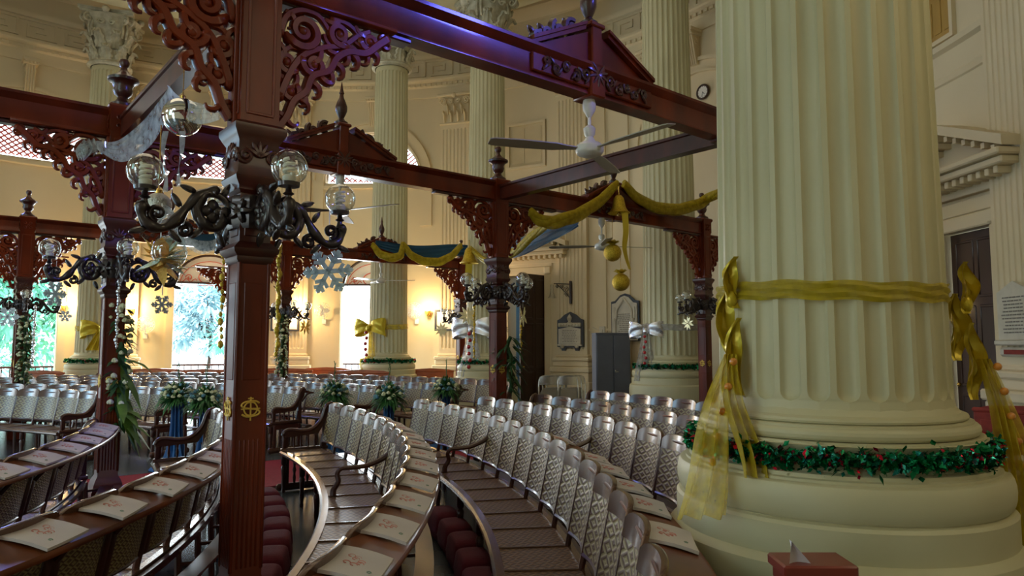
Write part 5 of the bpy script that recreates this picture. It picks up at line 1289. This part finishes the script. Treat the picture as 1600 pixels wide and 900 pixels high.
# ---------------------------------------------------------------- wall furnishings
def on_wall(x, z, d=0.0): a = phi_px(x); return a, wp(a, z, -d), Vector((-math.cos(a), -math.sin(a), 0)), Vector((math.sin(a), -math.cos(a), 0))
Zv = Vector((0, 0, 1))
a, p, N, T = on_wall(1108, 7.60, .03); t = thing('wall_clock', 'round white clock with dark rim on the curved wall', 'clock', p)
m = MB(); m.tube([p + T * .165 * math.cos(k * PI / 20) + Zv * .165 * math.sin(k * PI / 20) + N * .02 for k in range(40)], .026, 8, closed=True); part('rim', m, doorw, t)
m = MB(); m.prism([(.155 * math.cos(k * PI / 16), .155 * math.sin(k * PI / 16)) for k in range(32)], T, Zv, N, p + N * .015, .02); part('dial', m, whitep, t)
m = MB()
for k in range(12): aa = k * PI / 6; m.tube([p + N * .028 + T * .12 * math.cos(aa) + Zv * .12 * math.sin(aa), p + N * .028 + T * .142 * math.cos(aa) + Zv * .142 * math.sin(aa)], .005, 4)
m.tube([p + N * .03, p + N * .03 + T * .05 - Zv * .06], .007, 5); m.tube([p + N * .03, p + N * .03 - T * .02 - Zv * .11], .005, 5); part('hands_and_marks', m, slate, t)
def lines(m, p, T, N, w, h, n, j=.0):
    for k in range(n):
        z = h / 2 - h * (k + .5) / n; x = -w / 2 * random.uniform(.6, 1); e = -x
        while x < e - .02:
            l = random.uniform(.03, .08); m.box(p + T * (x + l / 2) + Zv * z + N * .003, (.004, min(l, e - x), h / n * .36), 0, math.atan2(N.y, N.x)); x += l + .018
# tablet on the pilaster
a, p, N, T = on_wall(897, 0, .20); c = p + Zv * 2.0; t = thing('memorial_tablet', 'marble tablet on black slate fixed to the fluted pilaster', 'tablet', c - Zv * .5)
m = MB(); m.prism([(-.40, -.42), (-.40, .30), (-.30, .34), (-.18, .44), (0, .52), (.18, .44), (.30, .34), (.40, .30), (.40, -.42), (.28, -.42), (.26, -.52), (.16, -.52), (.12, -.44), (-.12, -.44), (-.16, -.52), (-.26, -.52), (-.28, -.42)], T, Zv, N, c, .05); part('slate_backing', m, slate, t)
m = MB(); m.prism([(-.34, -.34), (-.34, .06), (0, .12), (.34, .06), (.34, -.34)], T, Zv, N, c + N * .04, .05); m.box(c + Zv * .17 + N * .05, (.07, .70, .11), .02, a)
for k in range(7): m.ball(c + T * (-.27 + k * .09) + Zv * .17 + N * .09, .035, 8, 6)
m.lathe([(.07, 0), (.03, .03), (.06, .08), (.07, .13), (.04, .18), (.001, .24)], 12, c + Zv * .23 + N * .05); m.ball(c + T * -.22 - Zv * .40 + N * .05, .06, 10, 8); m.ball(c + T * .22 - Zv * .40 + N * .05, .06, 10, 8); m.box(c - Zv * .37 + N * .04, (.07, .74, .05), .012, a)
part('marble_panel', m, marble, t); m = MB(); lines(m, c + N * .067 - Zv * .13, T, N, .52, .34, 8); part('inscription', m, inkm, t, smooth=False)['kind'] = 'stuff'
# gothic tablet above the cupboard
a, p, N, T = on_wall(980, 0, .08); c = p + Zv * 2.35; t = thing('memorial_tablet', 'gothic arched marble tablet above the grey cupboard', 'tablet', c - Zv * .6)
m = MB(); m.prism([(-.42, -.62), (-.42, .40), (-.30, .42), (-.14, .56), (0, .60), (.14, .56), (.30, .42), (.42, .40), (.42, -.62)], T, Zv, N, c, .05); part('slate_backing', m, slate, t)
m = MB(); m.prism([(-.38, -.60), (-.38, .34), (-.26, .36), (-.12, .50), (0, .54), (.12, .50), (.26, .36), (.38, .34), (.38, -.60)], T, Zv, N, c + N * .035, .04)
for sg in (-1, 1):
    m.tube(cat_pts([c + N * .07 + T * sg * .24 - Zv * .05, c + N * .07 + T * sg * .22 + Zv * .16, c + N * .07 + T * sg * .12 + Zv * .32, c + N * .07 + Zv * .46], 5), .035, 8)
    m.lathe([(.035, -.56), (.03, -.5), (.03, -.12), (.045, -.08), (.05, -.04), (.03, -.03)], 12, c + T * sg * .27 + N * .07); m.box(c + T * sg * .30 + N * .06 + Zv * .1, (.04, .06, .3), .01, a)
part('marble_panel', m, marble, t); m = MB(); lines(m, c + N * .058 - Zv * .2, T, N, .42, .58, 12); part('inscription', m, inkm, t, smooth=False)['kind'] = 'stuff'
# tablet at the right edge
a, p, N, T = on_wall(1612, 0, .2); c = p + Zv * 2.05; t = thing('memorial_tablet', 'white marble tablet at the right edge on the fluted pilaster', 'tablet', c - Zv * .5)
m = MB(); m.prism([(-.32, -.34), (-.32, .28), (0, .42), (.32, .28), (.32, -.34)], T, Zv, N, c, .05); m.box(c - Zv * .38 + N * .02, (.09, .74, .07), .015, a); m.box(c - Zv * .50 + N * .01, (.06, .62, .12), .03, a); part('marble_panel', m, marble, t)
m = MB(); lines(m, c + N * .028 - Zv * .02, T, N, .5, .5, 11); part('inscription', m, inkm, t, smooth=False)['kind'] = 'stuff'
m = MB(); m.box(c - Zv * .50 + N * .045, (.01, .40, .06), .003, a); part('lower_plate', m, redup, t)
# iron bracket
a, p, N, T = on_wall(897, 3.05, .16); t = thing('iron_wall_bracket', 'black scrolled iron bracket with glass shade on the fluted pilaster', 'bracket', p - Zv * .3)
m = MB(); m.box(p + N * .02, (.05, .07, .62), .01, a); L = T * -1
m.tube([p + Zv * .22, p + L * .5 + N * .06 + Zv * .26], .014, 6); m.tube(cat_pts([p - Zv * .2, p + L * .12 - Zv * .05, p + L * .3 + Zv * .12, p + L * .45 + Zv * .24], 5), .012, 6)
for (x, z, r) in ((.12, .08, .09), (.12, -.06, .07), (.27, .16, .06), (.42, .17, .05)): m.tube([p + L * (x + s_[0]) + Zv * (z + s_[1]) + N * .03 for s_ in spiral((0, 0), r, 0, 1.5, 1)], .009, 5)
part('scroll_iron', m, iron, t)
m = MB(); m.lathe([(.03, 0), (.045, -.02), (.04, -.1), (.05, -.22), (.09, -.34), (.13, -.38)], 18, p + L * .56 + N * .06 + Zv * .24); part('glass_shade', m, glassm, t)
# cupboard, switch box
q = px(957, 520, 1.93); cx, cy = q.x, q.y; t = thing('steel_cupboard', 'grey two door steel cupboard against the wall by the silver bow', 'cupboard', (cx, cy + .3, 0))
rz = .10; R_ = Matrix.Rotation(rz, 4, 'Z'); mc = MB(); mc.m = Matrix.Translation((cx, cy + .3, 0)) @ R_; mc.box((0, 0, .965), (.86, .48, 1.93), .012); mc.box((0, -.01, 1.915), (.88, .5, .03), .005); part('carcass', mc, greyst, t)
for sg in (-1, 1):
    m = MB(); m.m = mc.m; m.box((sg * .208, -.25, .97), (.405, .02, 1.80), .006); d_ = part('door', m, greyst, t)
    m = MB(); m.m = mc.m
    if sg > 0: m.lathe([(.018, 0), (.02, .01), (.01, .03)], 10, (.04, -.28, 1.0)); m.box((.075, -.275, .98), (.09, .012, .02), .004); part('door_handle', m, chrome, d_)
a, p, N, T = on_wall(943, 2.0, .06); m = MB(); m.box(p, (.06, .17, .24), .01, a); m.box(p + N * .035, (.02, .06, .08), .004, a); m.tube([p - T * .3 + Zv * .1, p - T * .1 + Zv * .02, p + Zv * .0], .006, 5); single('switch_box', m, marble, 'small white switch box on the wall between the tablets', 'switch')
# folding chairs stacked on end
def folding(p, rz, label):
    t = thing('folding_chair', label, 'chair', p, 'folded steel chairs leaning by the pilaster', rz); m = MB()
    m.tube(cat_pts([(-.22, 0, 0), (-.22, .04, .5), (-.22, .08, .80), (-.17, .09, .93), (0, .09, .96), (.17, .09, .93), (.22, .08, .80), (.22, .04, .5), (.22, 0, 0)], 5), .014, 8); m.tube([(-.18, .10, 0), (-.18, .06, .6), (.18, .06, .6), (.18, .10, 0)], .012, 6); part('tube_frame', m, chrome, t, world=False)
    m = MB(); m.grid(lambda u, v: ((u - .5) * .40, .08 - .03 * math.sin(u * PI), .76 + v * .18), 8, 3); m.grid(lambda u, v: ((.5 - u) * .40, .088 - .03 * math.sin(u * PI), .76 + v * .18), 8, 3); part('backrest', m, chrome, t, world=False)
    m = MB(); m.prism([(-.17, .30), (-.18, .62), (-.12, .70), (.12, .70), (.18, .62), (.17, .30)], (1, 0, 0), (0, 0, 1), (0, 1, 0), (0, .0, 0), .025); part('seat', m, chrome, t, world=False)
for x, lb in ((858, 'left'), (888, 'right')):
    q = px(x, 588, .95)
    for k in range(3): folding(Vector((q.x + .09 * k, q.y + .10 * k, 0)), .05, ['front', 'middle', 'rear'][k] + ' folded steel chair of the %s stack by the pilaster' % lb)
# wall fans and sconces
def wallfan(x, z, label):
    a, p, N, T = on_wall(x, z, .25); t = thing('wall_fan', label, 'fan', p, 'wall fans between the openings'); m = MB()
    for r in (.23, .18, .13, .08): m.tube([p + N * (.05 + .06 * (1 - r / .23)) + T * r * math.cos(k * PI / 14) + Zv * r * math.sin(k * PI / 14) for k in range(28)], .006, 5, closed=True)
    for k in range(16): aa = k * PI / 8; m.tube([p + N * .11, p + N * .05 + T * .23 * math.cos(aa) + Zv * .23 * math.sin(aa), p - N * .06 + T * .14 * math.cos(aa) + Zv * .14 * math.sin(aa)], .004, 4)
    part('wire_cage', m, white, t); m = MB()
    for k in range(3): lobe(m, p + N * .0, T, Zv, N, (0, 0), k * 2.09, .2, .07, .012)
    part('blades', m, white, t); m = MB(); m.ball(p - N * .06, .07, 12, 8); m.tube([p - N * .08, p - N * .15 - Zv * .2, p - N * .24 - Zv * .28], .02, 7); m.box(p - N * .22 - Zv * .32, (.05, .12, .16), .01, a); part('motor_and_bracket', m, white, t)
for x, z, lb in ((228, 2.2, 'white wall fan left of the big garden doorway'), (507, 2.65, 'white wall fan left of the bright doorway'), (652, 2.65, 'white wall fan right of the gold banded column')): wallfan(x, z, lb)
def sconce(x, z, label, e=22):
    a, p, N, T = on_wall(x, z, .16); t = thing('wall_sconce', label, 'lamp', p); m = MB(); m.lathe([(.02, -.08), (.05, -.04), (.08, .02), (.09, .08)], 14, p); m.tube([p - N * .16 - Zv * .06, p - Zv * .07], .012, 6); m.box(p - N * .15 - Zv * .06, (.02, .1, .16), .006, a); part('brass_cup', m, brass, t)
    m = MB(); m.ball(p + Zv * .07, .05, 12, 8); part('lit_bulb', m, M('warm_bulb', (1, .8, .5), .5, emis=((1, .72, .38), 14)), t)
    l = bpy.data.lights.new('sconce_light', 'POINT'); l.energy = e; l.color = (1, .66, .30); l.shadow_soft_size = .08; o = bpy.data.objects.new('sconce_light', l); C.objects.link(o); o.location = p + N * .22 + Zv * .12
for x, z, lb, e in ((205, 2.55, 'lit warm wall lamp behind the left post', 110), (98, 2.6, 'lit warm wall lamp left of the distant left column', 100), (671, 2.55, 'lit warm wall lamp left of the far post', 80), (467, 2.55, 'lit warm wall lamp right of the nearest post', 110), (745, 2.6, 'lit warm wall lamp hidden behind the fern post', 50)):
    sconce(x, z, lb, e)
# framed notices on the far wall
for x, z, lb in ((447, 2.35, 'dark framed notice on the wall right of the nearest post'), (703, 2.35, 'dark framed notice on the wall behind the far post')):
    a, p, N, T = on_wall(x, z, .18); t = thing('picture_frame', lb, 'picture', p - Zv * .3); m = MB()
    for (c, d) in ((Zv * .28, (.04, .82, .06)), (Zv * -.28, (.04, .82, .06)), (T * .38, (.04, .06, .6)), (T * -.38, (.04, .06, .6))): m.box(p + c, d, .01, a)
    part('frame', m, slate, t); m = MB(); m.box(p - N * .01, (.02, .76, .56), 0, a); part('picture', m, whitep, t)
# collection box in front of the big column
q = px(1268, 872, .985); t = thing('wooden_offering_box', 'dark red wooden box top in front of the big column', 'box', (q.x, q.y, 0))
m = MB(); m.box((q.x, q.y, .965), (.225, .15, .035), .006); m.box((q.x, q.y, .93), (.20, .13, .04), .004); part('lid', m, M('red_box_wood', (.20, .022, .010), .4, coat=.3), t)
m = MB(); m.box((q.x, q.y, .47), (.18, .12, .90), .006); m.box((q.x, q.y, .02), (.25, .2, .04), .01); part('body', m, pwood, t)
m = MB(); m.grid(lambda u, v: (q.x - .09 + .075 * u * (1 - v) + .01 * v, q.y - .05 + .02 * math.sin(u * 3), .975 + .075 * v), 6, 6); single('paper_leaflet', m, paper, 'pale blue leaflet standing on the red box top', 'leaflet')

# ---------------------------------------------------------------- outside: terrace, railing, trees
m = MB(); m.lathe([(13.4, 0), (40, 0)], 48, (WC.x, WC.y, -.05)); struct('ground', m, M('pale_paving', (.55, .55, .5), .8, noise=((1, 1, 1), (.45, .47, .4), 4)), smooth=False)
for p, lb in zip(bays + [D(155)], ('terrace railing beyond the green left opening', 'terrace railing beyond the big garden doorway', 'terrace railing beyond the bright doorway', 'terrace railing beyond the left edge')):
    t = thing('terrace_railing', lb, 'railing', wp(p, 0, 2.2)); m = MB(); n = 18
    T = Vector((math.sin(p), -math.cos(p), 0)); o = wp(p, 0, 2.2)
    m.box(o + Zv * 1.0, (.08, 3.6, .06), .01, p); m.box(o + Zv * .15, (.06, 3.6, .05), .01, p); m.box(o - T * 1.78 + Zv * .47, (.07, .07, 1.06), .01, p); m.box(o + T * 1.78 + Zv * .47, (.07, .07, 1.06), .01, p); part('rails', m, wood_d, t); m = MB()
    for k in range(n + 1): m.box(o + T * (-1.8 + k * .2) + Zv * .57, (.03, .03, .82), 0, p)
    part('balusters', m, wood_d, t)['kind'] = 'stuff'
treel = [M('tree_leaves_a', (.16, .52, .42), .6, noise=((1.5, 1.5, 1.5), (.3, .68, .58), 3)), M('tree_leaves_b', (.14, .50, .30), .6, noise=((1.5, 1.5, 1.5), (.32, .66, .46), 3)), M('tree_leaves_c', (.42, .62, .72), .6, noise=((1, 1, 1), (.6, .76, .84), 3))]
random.seed(21)
def tree(p, h, r, mi, label):
    t = thing('garden_tree', label, 'tree', p, 'garden trees beyond the doorways'); m = MB(); cs = []
    for k in range(16):
        a = random.uniform(0, 2 * PI); rr = random.uniform(0, r); cs.append((p + Vector((rr * math.cos(a), rr * math.sin(a), random.uniform(h * .25, h))), random.uniform(.5, 1.0) * r * .5))
    for k in range(2600):
        c, cr = random.choice(cs); d = Vector((random.gauss(0, 1), random.gauss(0, 1), random.gauss(0, 1))).normalized(); leafcard(m, c + d * cr * random.uniform(.6, 1), d, random.uniform(.18, .34), .06, .3)
    part('crown', m, treel[mi], t); m = MB(); m.tube([p, p + Vector((.1, 0, h * .5)), p + Vector((0, .1, h * .85))], [.09, .07, .03], 8)
    for c, cr in cs[:7]: m.tube([p + Vector((0, 0, h * .4)), c], [.06, .02], 6)
    part('trunk', m, doorw, t)
for (phi, d, h, r, mi, lb) in ((133, 5, 4.6, 2.0, 0, 'turquoise lit tree in the left opening, nearer the wall'), (139, 7, 5.5, 2.4, 1, 'leafy green tree at the left edge of the left opening'), (128, 8, 5, 2.2, 1, 'green tree at the right of the left opening'), (111, 10, 5.0, 1.7, 2, 'pale blue tree in the left half of the garden doorway'), (105.5, 8.5, 5.6, 1.6, 0, 'darker tree in the right half of the garden doorway'), (83.5, 9, 4.6, 1.5, 2, 'pale tree in the bright doorway beside the column')):
    a = D(phi); tree(Vector((WC.x + (WR + d) * math.cos(a), WC.y + (WR + d) * math.sin(a), -.05)), h, r, mi, lb)
